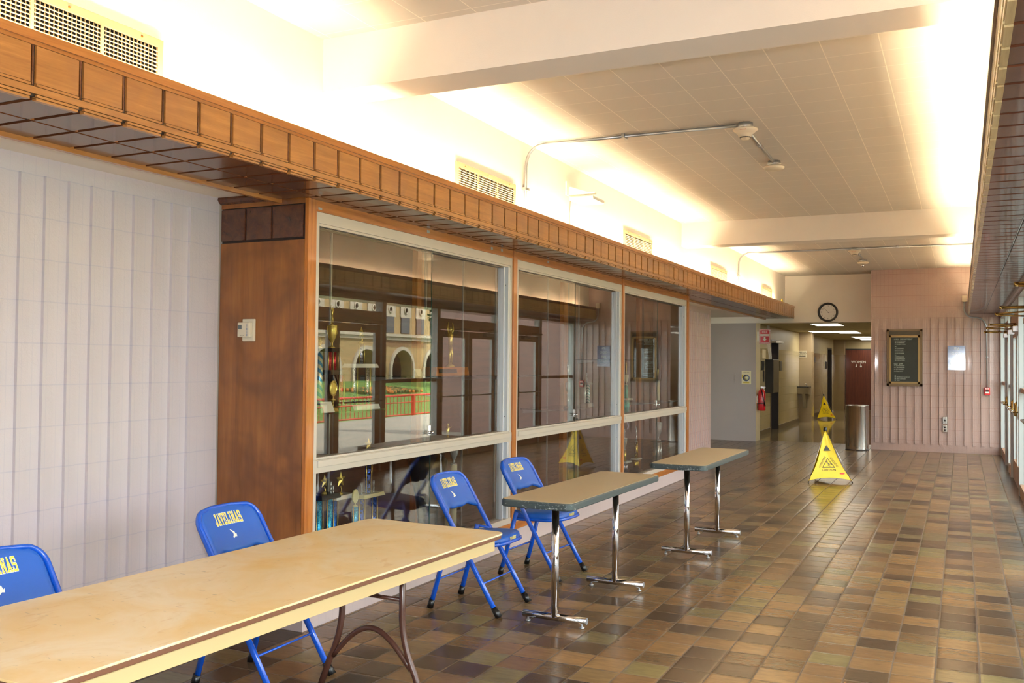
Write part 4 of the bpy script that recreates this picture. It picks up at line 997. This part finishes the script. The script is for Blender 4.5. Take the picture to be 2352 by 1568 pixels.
mb.prism([(-.042, -.05), (.042, -.05), (0, -.10)], -.003, -.002, fn=lambda u, v, w: (u, w, v))
mb.box(-.085, .085, -.0025, -.0015, .004, .048)
mb.build('white_print', M_wht, t)
mb = MB(); add_text(mb, 'EXTINGUISHER', .033, lambda x, y: (x, -.0032, .026+y), sx=.72); mb.build('lettering', M_red, t, recalc=False)
MB().box(-.165, -.105, .0, .012, -.1, .1).build('mounting_flange', M_wht, t)
t = thing('fire_extinguisher', 'red fire extinguisher with black hose hanging at the corridor corner', 'fire extinguisher', (-3.68, 19.40, .62))
MB().lathe((0, 0, 0), [(.0, .0), (.07, .0), (.077, .015), (.077, .36), (.06, .41), (.03, .43), (.03, .45)], 28).build('cylinder', M_red, t)
mb = MB().cyl((0, 0, .44), (0, 0, .475), .022, 10).box(-.02, .075, -.012, .012, .475, .49).box(-.02, .06, -.012, .012, .455, .462); mb.lathe((0, -.03, .455), [(0, 0), (.018, 0), (.018, -.012), (0, -.014)], 12, axis='y'); mb.build('valve', M_steel, t)
MB().tube([(.0, -.03, .46), (-.0, -.07, .44), (.03, -.095, .36), (.06, -.095, .22), (.085, -.08, .10)], [.009]*4+[.014], 8).build('hose', M_black, t)
MB().lathe((0, 0, .14), [(.0785, 0), (.0785, .012)], 28).build('strap', M_black, t)
MB().box(-.08, -.06, .05, .085, .05, .40).box(-.095, -.07, -.02, .06, .15, .3).build('wall_bracket', M_steel, t)
t = thing('notice_card', 'pale yellow notice with a round blue seal on the grey wall', 'notice', (-3.965, 19.262, 1.295))
MB().box(-.095, .095, -.004, .008, -.137, .137).build('paper', simple('pale_yellow_paper', '#ddd7ae', .5), t)
MB().lathe((0, -.0045, -.01), [(.068, 0), (.068, -.001), (0, -.001)], 28, axis='y').lathe((0, -.006, -.01), [(.05, 0), (0, -.0003)], 28, m=1, axis='y').build('seal', [simple('blue_print', '#56618a', .5), simple('pale_yellow_paper', '#ddd7ae', .5)], t)
MB().box(-.06, .06, -.0052, -.004, -.118, -.092).box(-.09, -.06, -.0052, -.004, -.02, .06).build('yellow_band', simple('yellow_band', '#c7ae38', .5), t)
mb = MB(); add_text(mb, 'NEED HELP?', .022, lambda x, y: (x, -.0052, .100+y)); mb.build('lettering', M_ink, t, recalc=False)
tag(MB().box(-4.20, -4.185, 19.255, 19.27, 1.18, 1.37).build('switch_plate', M_gray, o=(-4.19, 19.262, 1.27)), 'small painted switch plate left of the yellow notice', 'switch')

# ---------------- corridor things ----------------
t = thing('electrical_panel', 'dark brown electrical panel box on the cream corridor wall', 'electrical panel', (-3.93, 21.95, 1.3))
MB().box(-.09, .085, -.35, .38, -.38, .38).build('box', simple('dark_brown_enamel', '#1c1913', .35), t, bevel=.004)
MB().box(.085, .09, -.33, .36, -.36, .36).build('panel_door', simple('dark_bronze_enamel', '#2c2519', .35), t)
t = thing('conduit_bundle', 'three white conduits running from the corridor ceiling down into the dark panel', 'conduit', (-3.95, 21.8, 2.0))
for k in range(3):
    y = 21.70+k*.13; MB().tube([(-3.955, y-.25, 2.455), (-3.955, y-.25, 2.15)] + arc((-3.955, y-.25, 2.15), (-3.955, y-.20, 1.98), (-3.955, y-.08, 1.86)) + [(-3.955, y, 1.75), (-3.955, y, 1.68)], .012, 8).build('pipe', M_white, t, o=(-3.95, 21.8, 2.0))
def wbox(name, lab, cat, b, m, grp=None): return tag(MB().box(*b).build(name, m, o=((b[0]+b[1])/2, (b[2]+b[3])/2, (b[4]+b[5])/2)), lab, cat, grp)
wbox('light_switch', 'black double switch plate on the cream wall left of the dark panel', 'switch', (-4.02, -4.008, 21.15, 21.42, 1.44, 1.64), M_blackp)
wbox('key_reader', 'narrow black and brass lock plate below the double switch', 'lock', (-4.02, -4.008, 21.30, 21.45, 1.18, 1.42), simple('brass_black', '#2a241c', .4))
wbox('thermostat_cover', 'cream square cover plate high on the cream wall by the corridor corner', 'cover plate', (-4.02, -4.0, 21.15, 21.55, 1.70, 1.90), M_cream)
wbox('small_sign_plate', 'small black plate beside the near brown corridor door', 'sign', (-4.02, -4.01, 23.42, 23.75, 1.42, 1.65), M_blackp)
wbox('room_plate', 'black room plate on the wall past the drinking fountain', 'sign', (-4.02, -4.0, 28.8, 29.6, 1.66, 1.81), M_blackp)
wbox('door_plate', 'small brown plate beside the far corridor doorway', 'sign', (-4.02, -4.0, 31.9, 32.3, 1.45, 1.68), M_blackp)
for k, (a, b) in enumerate(((22.24, 23.3), (32.5, 33.6))):
    r = thing('door_%d' % (20+k), None, None, (-4.02, a, 0), kind='structure'); mw = wood('dark_corridor_door_%s' % 'ab'[k], '#2c160c', '#3d2012', '#4c2a18', 2, .3)
    MB().box(-.20, -.155, 0, b-a, 0, 2.12).build('leaf', mw, r)
    MB().box(-.28, .008, 0, .05, 0, 2.15).box(-.28, .008, b-a-.05, b-a, 0, 2.15).box(-.28, .008, 0, b-a, 2.10, 2.15).build('door_frame', simple('dark_frame', '#2a211c', .4), r)
    MB().box(-.155, -.11, b-a-.14, b-a-.09, 1.0, 1.06).build('handle', M_steel, r)
struct(MB().box(-4.02, -3.9, 22.25, 23.29, 2.07, 2.12).build('trim_10', M_steel))
r = thing('door_22', None, None, (-3.25, 34.5, 0), kind='structure')
MB().box(-.40, .56, -.05, -.01, .01, 2.10).build('leaf', wood('red_brown_door', '#4a1c0a', '#5f2812', '#6f331a', 2, .35), r)
MB().box(-.45, -.40, -.06, 0, 0, 2.15).box(.56, .61, -.06, 0, 0, 2.15).box(-.45, .61, -.06, 0, 2.10, 2.15).build('door_frame', simple('dark_frame', '#2a211c', .4), r)
mb = MB(); add_text(mb, 'WOMEN', .125, lambda x, y: (.02+x, -.052, 1.68+y))
mb.box(-.065, -.045, -.052, -.05, 1.51, 1.58).lathe((-.055, -.052, 1.60), [(.013, 0), (0, -.001)], 10, axis='y').prism([(-.085, 1.53), (-.025, 1.53), (-.055, 1.59)], -.052, -.05, fn=lambda u, v, w: (u, w, v))
mb.lathe((.10, -.051, 1.535), [(.032, 0), (.032, -.002), (.024, -.002), (.024, 0)], 16, axis='y').box(.085, .097, -.053, -.05, 1.54, 1.60).box(.09, .125, -.053, -.05, 1.545, 1.555).lathe((.09, -.052, 1.615), [(.011, 0), (0, -.001)], 10, axis='y')
mb.build('door_lettering', M_wht, r, recalc=False)
MB().box(.44, .50, -.10, -.05, 1.02, 1.12).cyl((.47, -.06, 1.30), (.47, -.09, 1.30), .03, 12).box(.445, .495, -.056, -.05, .95, 1.16).build('handle', M_steel, r)
t = thing('drinking_fountain', 'wall-hung steel drinking fountain with slanted support on the corridor pilaster', 'drinking fountain', (-3.85, 26.5, .9))
MB().box(-.19, .15, -.42, 0, .045, .085).build('basin_top', simple('dark_steel', '#5a5a58', .25, .9), t, bevel=.01)
MB().hexa([(-.17, -.36, -.12), (.13, -.36, -.12), (.13, 0, -.16), (-.17, 0, -.16), (-.18, -.41, .045), (.14, -.41, .045), (.14, 0, .045), (-.18, 0, .045)]).build('cabinet', M_steel, t)
MB().hexa([(-.05, -.04, -.50), (.03, -.04, -.50), (.03, 0, -.50), (-.05, 0, -.50), (-.05, -.32, -.12), (.03, -.32, -.12), (.03, -.26, -.12), (-.05, -.26, -.12)]).build('support', M_steel, t)
MB().tube([(.05, -.1, .085), (.05, -.1, .13), (.02, -.16, .15)], .012, 8).build('spout', M_chrome, t)
t = thing('mens_sign', 'white MENS restroom sign on the corridor pilaster above the fountain', 'sign', (-3.93, 26.49, 1.86))
MB().box(-.11, .11, -.004, .008, -.09, .09).build('plate', simple('pale_sign_plate', '#c9c0a8', .5), t)
mb = MB(); add_text(mb, "MEN'S", .085, lambda x, y: (x, -.006, .035+y), sx=.9); mb.box(-.08, .08, -.006, -.004, -.07, -.05); add_text(mb, 'RESTROOM', .035, lambda x, y: (x, -.006, -.022+y), sx=.9)
mb.build('lettering', M_ink, t, recalc=False)
for i, (x0, x1, y0, y1) in enumerate(((-2.96, -2.35, 20.85, 22.05), (-3.65, -3.04, 25.4, 26.6), (-3.04, -2.45, 25.4, 27.2), (-3.10, -2.5, 30.5, 32.2), (-3.10, -2.5, 33.2, 34.2))):
    t = thing('ceiling_light', 'lit fluorescent panel in the corridor ceiling, number %s from the entrance' % ['one', 'two', 'three', 'four', 'five'][i], 'ceiling light', ((x0+x1)/2, (y0+y1)/2, 2.455), 0, 'corridor ceiling lights')
    o = ((x0+x1)/2, (y0+y1)/2, 2.455)
    MB().box(x0+.02, x1-.02, y0+.02, y1-.02, 2.448, 2.455).build('diffuser', M_lpanel, t, o=o)
    MB().box(x0, x1, y0, y0+.02, 2.445, 2.456).box(x0, x1, y1-.02, y1, 2.445, 2.456).box(x0, x0+.02, y0, y1, 2.445, 2.456).box(x1-.02, x1, y0, y1, 2.445, 2.456).build('frame', M_white, t, o=o)
lab5 = ['nearest to the entrance', 'left one of the side by side pair', 'right one of the side by side pair', 'fourth one further back', 'farthest one before the end door']
for i, o in enumerate([o for o in bpy.data.objects if o.name.startswith('ceiling_light')]): o['label'] = 'lit fluorescent panel in the corridor ceiling, '+lab5[i]

# ---------------- upper wall grilles, conduits, detectors ----------------
M_gr = simple('cream_grille', '#9f9272', .45)
for i, (a, b, lab) in enumerate(((2.05, 3.02, 'nearest cream air grille above the wooden cove, cut by the left picture edge'), (5.69, 6.65, 'second cream air grille above the cove, just left of the conduit'), (9.30, 10.28, 'third cream air grille above the cove, before the second beam'),
        (13.08, 14.06, 'fourth cream air grille above the cove, left of the far conduit'), (16.81, 17.78, 'fifth and smallest-looking cream air grille near the clock wall'))):
    t = thing('air_grille', lab, 'air vent', (-3.2, (a+b)/2, 2.8), 0, 'air grilles on the upper left wall'); o = (-3.2, (a+b)/2, 2.8)
    z0, z1 = 2.60, 2.962
    MB().box(-3.2, -3.185, a, b, z1-.035, z1).box(-3.2, -3.185, a, b, z0, z0+.03).box(-3.2, -3.185, a, a+.03, z0+.03, z1-.035).box(-3.2, -3.185, b-.03, b, z0+.03, z1-.035).build('frame', M_gr, t, o=o)
    MB().box(-3.2, -3.197, a+.03, b-.03, z0+.03, z1-.035).build('backing', simple('duct_shade', '#070708', .9, spec=.1), t, o=o)  # near-black sheet stands in for the shade behind the grille
    mb = MB(); n = 17
    for k in range(n): z = z0+.035+k*(z1-z0-.075)/n; mb.hexa([(-3.189, a+.03, z), (-3.186, a+.03, z+.002), (-3.186, b-.03, z+.002), (-3.189, b-.03, z), (-3.189, a+.03, z+.005), (-3.1865, a+.03, z+.005), (-3.1865, b-.03, z+.005), (-3.189, b-.03, z+.005)])
    mb.build('louvre_blades', M_gr, t, o=o)
    mb = MB(); nn = 44
    for k in range(nn): y = a+.035+k*(b-a-.07)/nn; mb.box(-3.197, -3.194, y, y+.0035, z0+.03, z1-.035)
    mb.build('rear_blades', M_gr, t, o=o)
    for k in (1, 2): y = a+(b-a)*k/3; MB().box(-3.192, -3.184, y-.007, y+.007, z0+.03, z1-.035).build('mullion', M_gr, t, o=o)
    mb = MB()
    for k in range(3): mb.lathe((-3.185, a+.12+k*(b-a-.24)/2, z1-.018), [(.006, 0), (.004, .003), (0, .003)], 8, axis='x')
    mb.build('screws', simple('brass_screw', '#b8742a', .3, .8), t, o=o)
def pipe_run(lab, Y, y_end, xe, ytop, extra):
    t = thing('conduit', lab, 'conduit', (-2.0, Y, 3.3)); o = (-2.0, Y, 3.3)
    pth = [(-3.182, Y-.02, 2.62), (-3.182, Y-.0, 3.12)] + arc((-3.182, Y, 3.14), (-3.182, Y+.02, 3.318), (-3.02, Y+.04, 3.322)) + [(-1.50 if not extra else .24, Y+.08, 3.322)]
    MB().tube(pth, .012, 10).build('pipe', M_galv, t, o=o)
    mb = MB()
    for x in (-2.37, -.85) if extra else (-2.37,): mb.box(x-.012, x+.012, Y+.03, Y+.12, 3.308, 3.34)
    mb.box(-3.2, -3.166, Y-.04, Y+.04, 2.95, 2.97); mb.build('pipe_strap', M_galv, t, o=o)
    MB().tube([(-1.45, Y+.14, 3.318), (-1.47, ytop-.06, 3.318)], .014, 10).build('branch_pipe', M_galv, t, o=o)
    MB().tube([(-1.462, (Y+ytop)/2, 3.318), (-1.462, (Y+ytop)/2+.05, 3.318)], .019, 10).build('pipe_coupling', M_galv, t, o=o)
pipe_run('galvanised conduit crossing the near ceiling bay from the wall to the smoke detectors', 6.83, 0, -1.5, 8.28, False)
pipe_run('galvanised conduit crossing the far ceiling bay in front of the clock wall', 14.86, 0, -1.5, 16.55, True)
def detector(x, y, lab, kind):
    t = thing('smoke_detector', lab, 'smoke detector', (x, y, 3.34), 0, 'ceiling smoke detectors')
    MB().lathe((0, 0, 0), [(.055, 0), (.058, -.045), (0, -.045)], 8).build('mounting_box', M_galv, t)
    if kind == 0:
        MB().lathe((0, 0, -.045), [(0, 0), (.09, 0), (.092, -.006), (.062, -.034), (.055, -.036), (.05, -.052), (.034, -.07), (.03, -.07), (.028, -.078), (0, -.08)], 28).build('sensor_head', M_ivory, t)
        MB().lathe((0, 0, -.101), [(.0455, 0), (.037, -.012)], 24).build('sensor_slot', M_blackp, t)
    else: MB().lathe((0, 0, -.045), [(0, 0), (.085, 0), (.092, -.008), (.082, -.028), (.04, -.040), (0, -.042)], 28).build('sensor_head', M_ivory, t)
    mb = MB(); add_text(mb, 'NOTIFIER', .011, lambda u, v: (u, -.080, -.064+v)); mb.build('lettering', M_inkr, t, recalc=False)
    if kind == 2: MB().lathe((0, 0, -.087), [(.02, 0), (.022, -.02), (.014, -.034), (0, -.04)], 12).build('lamp', M_chrome, t)
detector(-1.44, 6.93, 'round stepped smoke detector at the end of the near ceiling conduit', 0)
detector(-1.48, 8.33, 'flat disc smoke detector at the end of the short branch pipe, near bay', 1)
detector(-1.46, 14.95, 'stepped smoke detector on the far ceiling conduit', 0)
detector(-1.49, 16.62, 'flat disc smoke detector with a chrome lamp below, far bay', 2)
t = thing('wall_antenna', 'white flat antenna panel on an L bracket high on the upper left wall, cable hanging', 'antenna', (-3.2, 7.78, 3.1))
MB().box(0, .012, -.07, .03, -.04, .085).box(.0, .26, -.02, .03, -.035, -.02).hexa([(.01, -.015, -.02), (.2, -.015, -.02), (.2, .0, -.02), (.01, .0, -.02), (.01, -.015, .04), (.03, -.015, .04), (.03, .0, .04), (.01, .0, .04)]).build('bracket', M_white, t)
MB().box(.02, .25, -.03, .27, -.085, -.052).build('panel', M_white, t, bevel=.008)
MB().tube([(.02, .0, -.08), (.012, .0, -.2), (.02, .01, -.40)], .004, 6).build('cable', simple('grey_cable', '#8a8078', .5), t)
tag(MB().tube([(-3.10, 18.32+.11*math.cos(a), 2.70+.12*math.sin(a)) for a in [PI*k/10 for k in range(11)]], .006, 8).build('cable_loop', simple('yellow_cable', '#d8c040', .5), o=(-3.10, 18.32, 2.70)), 'yellow cable loop poking above the far end of the wooden cove', 'cable')

# ---------------- thermostat on the cabinet side ----------------
t = thing('thermostat', 'ivory wall thermostat with grey display on the brown cabinet side', 'thermostat', (-3.80, 4.30, 1.73))
MB().box(-.044, .046, -.016, 0, -.066, .066).build('back_plate', M_ivory, t, bevel=.004)
MB().box(-.058, .032, -.042, -.014, -.042, .044).build('housing', M_ivory, t, bevel=.004)
MB().box(-.053, -.026, -.0435, -.041, .004, .030).build('display', simple('grey_display', '#5c6468', .2), t)
mb = MB(); add_text(mb, '0', .009, lambda x, y: (-.048+x, -.0428, -.006+y)); add_text(mb, 'PROLON', .008, lambda x, y: (-.022+x, -.0428, -.033+y)); mb.build('lettering', M_ink, t, recalc=False)
mb = MB()
for k in range(9): mb.box(.008, .018, -.043, -.0415, -.036+k*.0085, -.031+k*.0085)
mb.build('vent_slots', simple('slot_grey', '#8f96a6', .5), t)

# ---------------- outdoors, seen in the reflections ----------------
def ground(name, prof, y0, y1, m, st='structure'):
    mb = MB()
    for (xa, za), (xb, zb) in zip(prof[:-1], prof[1:]): mb.hexa([(xa, y0, za-.3), (xb, y0, zb-.3), (xb, y1, zb-.3), (xa, y1, za-.3), (xa, y0, za), (xb, y0, zb), (xb, y1, zb), (xa, y1, za)])
    o = mb.build(name, m); o['kind'] = st; return o
M_conc = simple('pale_concrete', '#938a7e', .8, bump=.2, var=.1)
ground('ground', [(.9, -.04), (8, -.05), (8.2, -.35), (9.5, -.36), (9.7, -.9), (17.0, -1.05)], -40, 90, M_conc)
n = NT('mown_grass'); gm = n.done(n.ramp(n.noise(n.obj(), 4, 5), [(.3, '#47681f'), (.7, '#688a38')]), .9)
ground('lawn', [(17.0, -1.02), (24, -.5), (32, .15), (60, .3)], -40, 120, gm)
ground('path', [(21.5, -.66), (24.0, -.46)], 50, 95, M_conc)
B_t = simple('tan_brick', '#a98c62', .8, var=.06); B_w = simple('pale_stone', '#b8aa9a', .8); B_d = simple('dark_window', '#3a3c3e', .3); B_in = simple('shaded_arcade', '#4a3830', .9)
b_ = thing('campus_building', 'tan and stone campus building with arched entrances reflected in the case glass', 'building', (32, 60, .15)); o = (32, 60, .15)
def arch_wall(mb, y0, y1, z0, z1, ya, yb, ztop, m=0):
    r = (yb-ya)/2; cyy = (ya+yb)/2; N = 10; mb.box(32, 33, y0, ya, z0, z1, m).box(32, 33, yb, y1, z0, z1, m)
    for k in range(N):
        a0, a1 = PI-PI*k/N, PI-PI*(k+1)/N; p0 = (cyy+r*math.cos(a0), ztop-r+r*math.sin(a0)); p1 = (cyy+r*math.cos(a1), ztop-r+r*math.sin(a1))
        mb.hexa([(32, p0[0], p0[1]), (33, p0[0], p0[1]), (33, p1[0], p1[1]), (32, p1[0], p1[1]), (32, p0[0], z1), (33, p0[0], z1), (33, p1[0], z1), (32, p1[0], z1)], m)
mb = MB()
for c_ in (46.6, 51.4, 56.2, 61.0, 65.8, 70.6): arch_wall(mb, c_-2.4, c_+2.4, .1, 3.5, c_-1.5, c_+1.5, 2.45)
mb.box(32, 33, 20, 44.2, .1, 3.5).box(32, 33, 73.0, 95, .1, 3.5).box(32, 33, 20, 95, 3.5, 12)
mb.build('facade', B_t, b_, o=o)
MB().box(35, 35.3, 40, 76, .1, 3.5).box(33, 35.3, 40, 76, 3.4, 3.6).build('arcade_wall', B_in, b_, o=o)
mb = MB()
for z in (3.45, 6.2, 9.5): mb.box(31.7, 32, 20, 95, z, z+.22)
for z in (3.2, 6.45): mb.box(31.85, 32, 20, 95, z, z+.25)
mb.build('cornice', B_w, b_, o=o)
for c_ in (46.6, 51.4, 56.2, 61.0, 65.8, 70.6):
    mb = MB(); P = []
    for k in range(13):
        a = PI-PI*k/12; P.append((c_+1.5*math.cos(a), .95+1.5*math.sin(a)))
    for (ya, za), (yb, zb) in zip(P[:-1], P[1:]):
        q = lambda y, z: (c_+(y-c_)*1.18, .95+(z-.95)*1.18)
        (yc, zc), (yd, zd) = q(ya, za), q(yb, zb)
        mb.hexa([(31.85, ya, za), (32, ya, za), (32, yb, zb), (31.85, yb, zb), (31.85, yc, zc), (32, yc, zc), (32, yd, zd), (31.85, yd, zd)])
    mb.box(31.85, 32, c_-1.77, c_-1.5, .1, .95).box(31.85, 32, c_+1.5, c_+1.77, .1, .95); mb.build('arch_surround', B_w, b_, o=o)
for k in range(24):
    y = 30+k*2.2
    MB().box(31.93, 32.0, y, y+1.2, 3.75, 4.95).build('window', B_d, b_, o=o)
    MB().box(31.90, 32.0, y-.12, y+1.32, 4.95, 6.0).lathe((31.89, y+.6, 5.5), [(.28, 0), (.28, -.06), (.18, -.06), (.18, 0)], 14, axis='x').build('spandrel_panel', B_w, b_, o=o)
    MB().box(31.93, 32.0, y, y+1.2, 6.95, 8.6).build('window', B_d, b_, o=o)
mb = MB(); fb = lambda z: (lambda x, y: (31.94, 61.3-x, z+y))
add_text(mb, 'FRANK H. DOTTERWEICH', .34, fb(3.08), sx=1.2); add_text(mb, 'COLLEGE OF ENGINEERING', .46, fb(2.84), sx=1.15)
mb.build('facade_lettering', simple('rust_letters', '#7a3a2a', .6), b_, o=o, recalc=False)
t = thing('ramp_railing', 'red steel ramp railing outside, reflected in the trophy case glass', 'railing', (16.1, 38, -1.05)); M_rail = simple('red_railing', '#c23a1c', .5); o = (16.1, 38, -1.05)
for z, r in ((.02, .05), (-.30, .025), (-.86, .035)): MB().tube([(16.1, 22, z), (16.1, 62, z)], r, 8).build('rail', M_rail, t, o=o)
for k in range(14): MB().box(16.03, 16.17, 22+k*3, 22.14+k*3, -1.05, .02).build('post', M_rail, t, o=o)
mb = MB()
for k in range(130): y = 22.2+k*.30; mb.box(16.09, 16.11, y, y+.025, -.86, -.02)
q = mb.build('baluster', M_rail, t, o=o); q['kind'] = 'stuff'
t = thing('planter', 'round concrete planter on the lawn outside, seen reflected', 'planter', (20, 51, -.8))
MB().lathe((0, 0, 0), [(.9, 0), (1.0, .5), (1.1, .55), (1.1, .65), (.95, .65), (0, .6)], 24).build('bowl', B_w, t)
mb = MB()
for k in range(90): a = random.random()*2*PI; r = random.random()*.9; mb.lathe((r*math.cos(a), r*math.sin(a), .62), [(.10, 0), (.07, .12), (0, .16)], 5)
mb.build('shrubs', simple('planter_leaves', '#4a5a2a', .8), t)
mb = MB()
for k in range(240): x, y = 24.6+random.random()*2.4, 46+random.random()*6; mb.lathe((x, y, -.45+(x-24)*.08), [(.10, 0), (.09, .16), (0, .2)], 5, random.choice([0, 0, 1]))
tag(mb.build('flower_bed', [simple('bed_leaves', '#55602c', .8), simple('orange_flowers', '#c8742a', .7)], o=(25.8, 49, -.4)), 'orange flower bed on the lawn outside, seen reflected', 'flower bed', kind='stuff')
t = thing('tree', 'leafy green tree in front of the building outside, seen reflected', 'tree', (26, 60, -.3))
MB().tube([(0, 0, -.1), (.1, .1, 2), (0, .2, 4.4)], [.25, .18, .12], 10).build('trunk', simple('bark', '#4c3c2c', .9), t)
mb = MB(); rnd = random.Random(3)
for k in range(2600):
    a, b, c_ = [rnd.gauss(0, 1) for _ in range(3)]; L = math.sqrt(a*a+b*b+c_*c_); R = 2.6*rnd.random()**.33; p = Vector((a/L*R, b/L*R*1.1, 5.2+c_/L*R*1.3))
    d = Vector((rnd.gauss(0, 1), rnd.gauss(0, 1), rnd.gauss(0, 1))).normalized()*.16; e = d.cross(Vector((rnd.gauss(0, 1), rnd.gauss(0, 1), 1))).normalized()*.1
    mb.quad(tuple(p-d), tuple(p+e), tuple(p+d), tuple(p-e))
mb.build('foliage', simple('tree_leaves', '#33481c', .7), t, recalc=False)
bpy.context.view_layer.update()
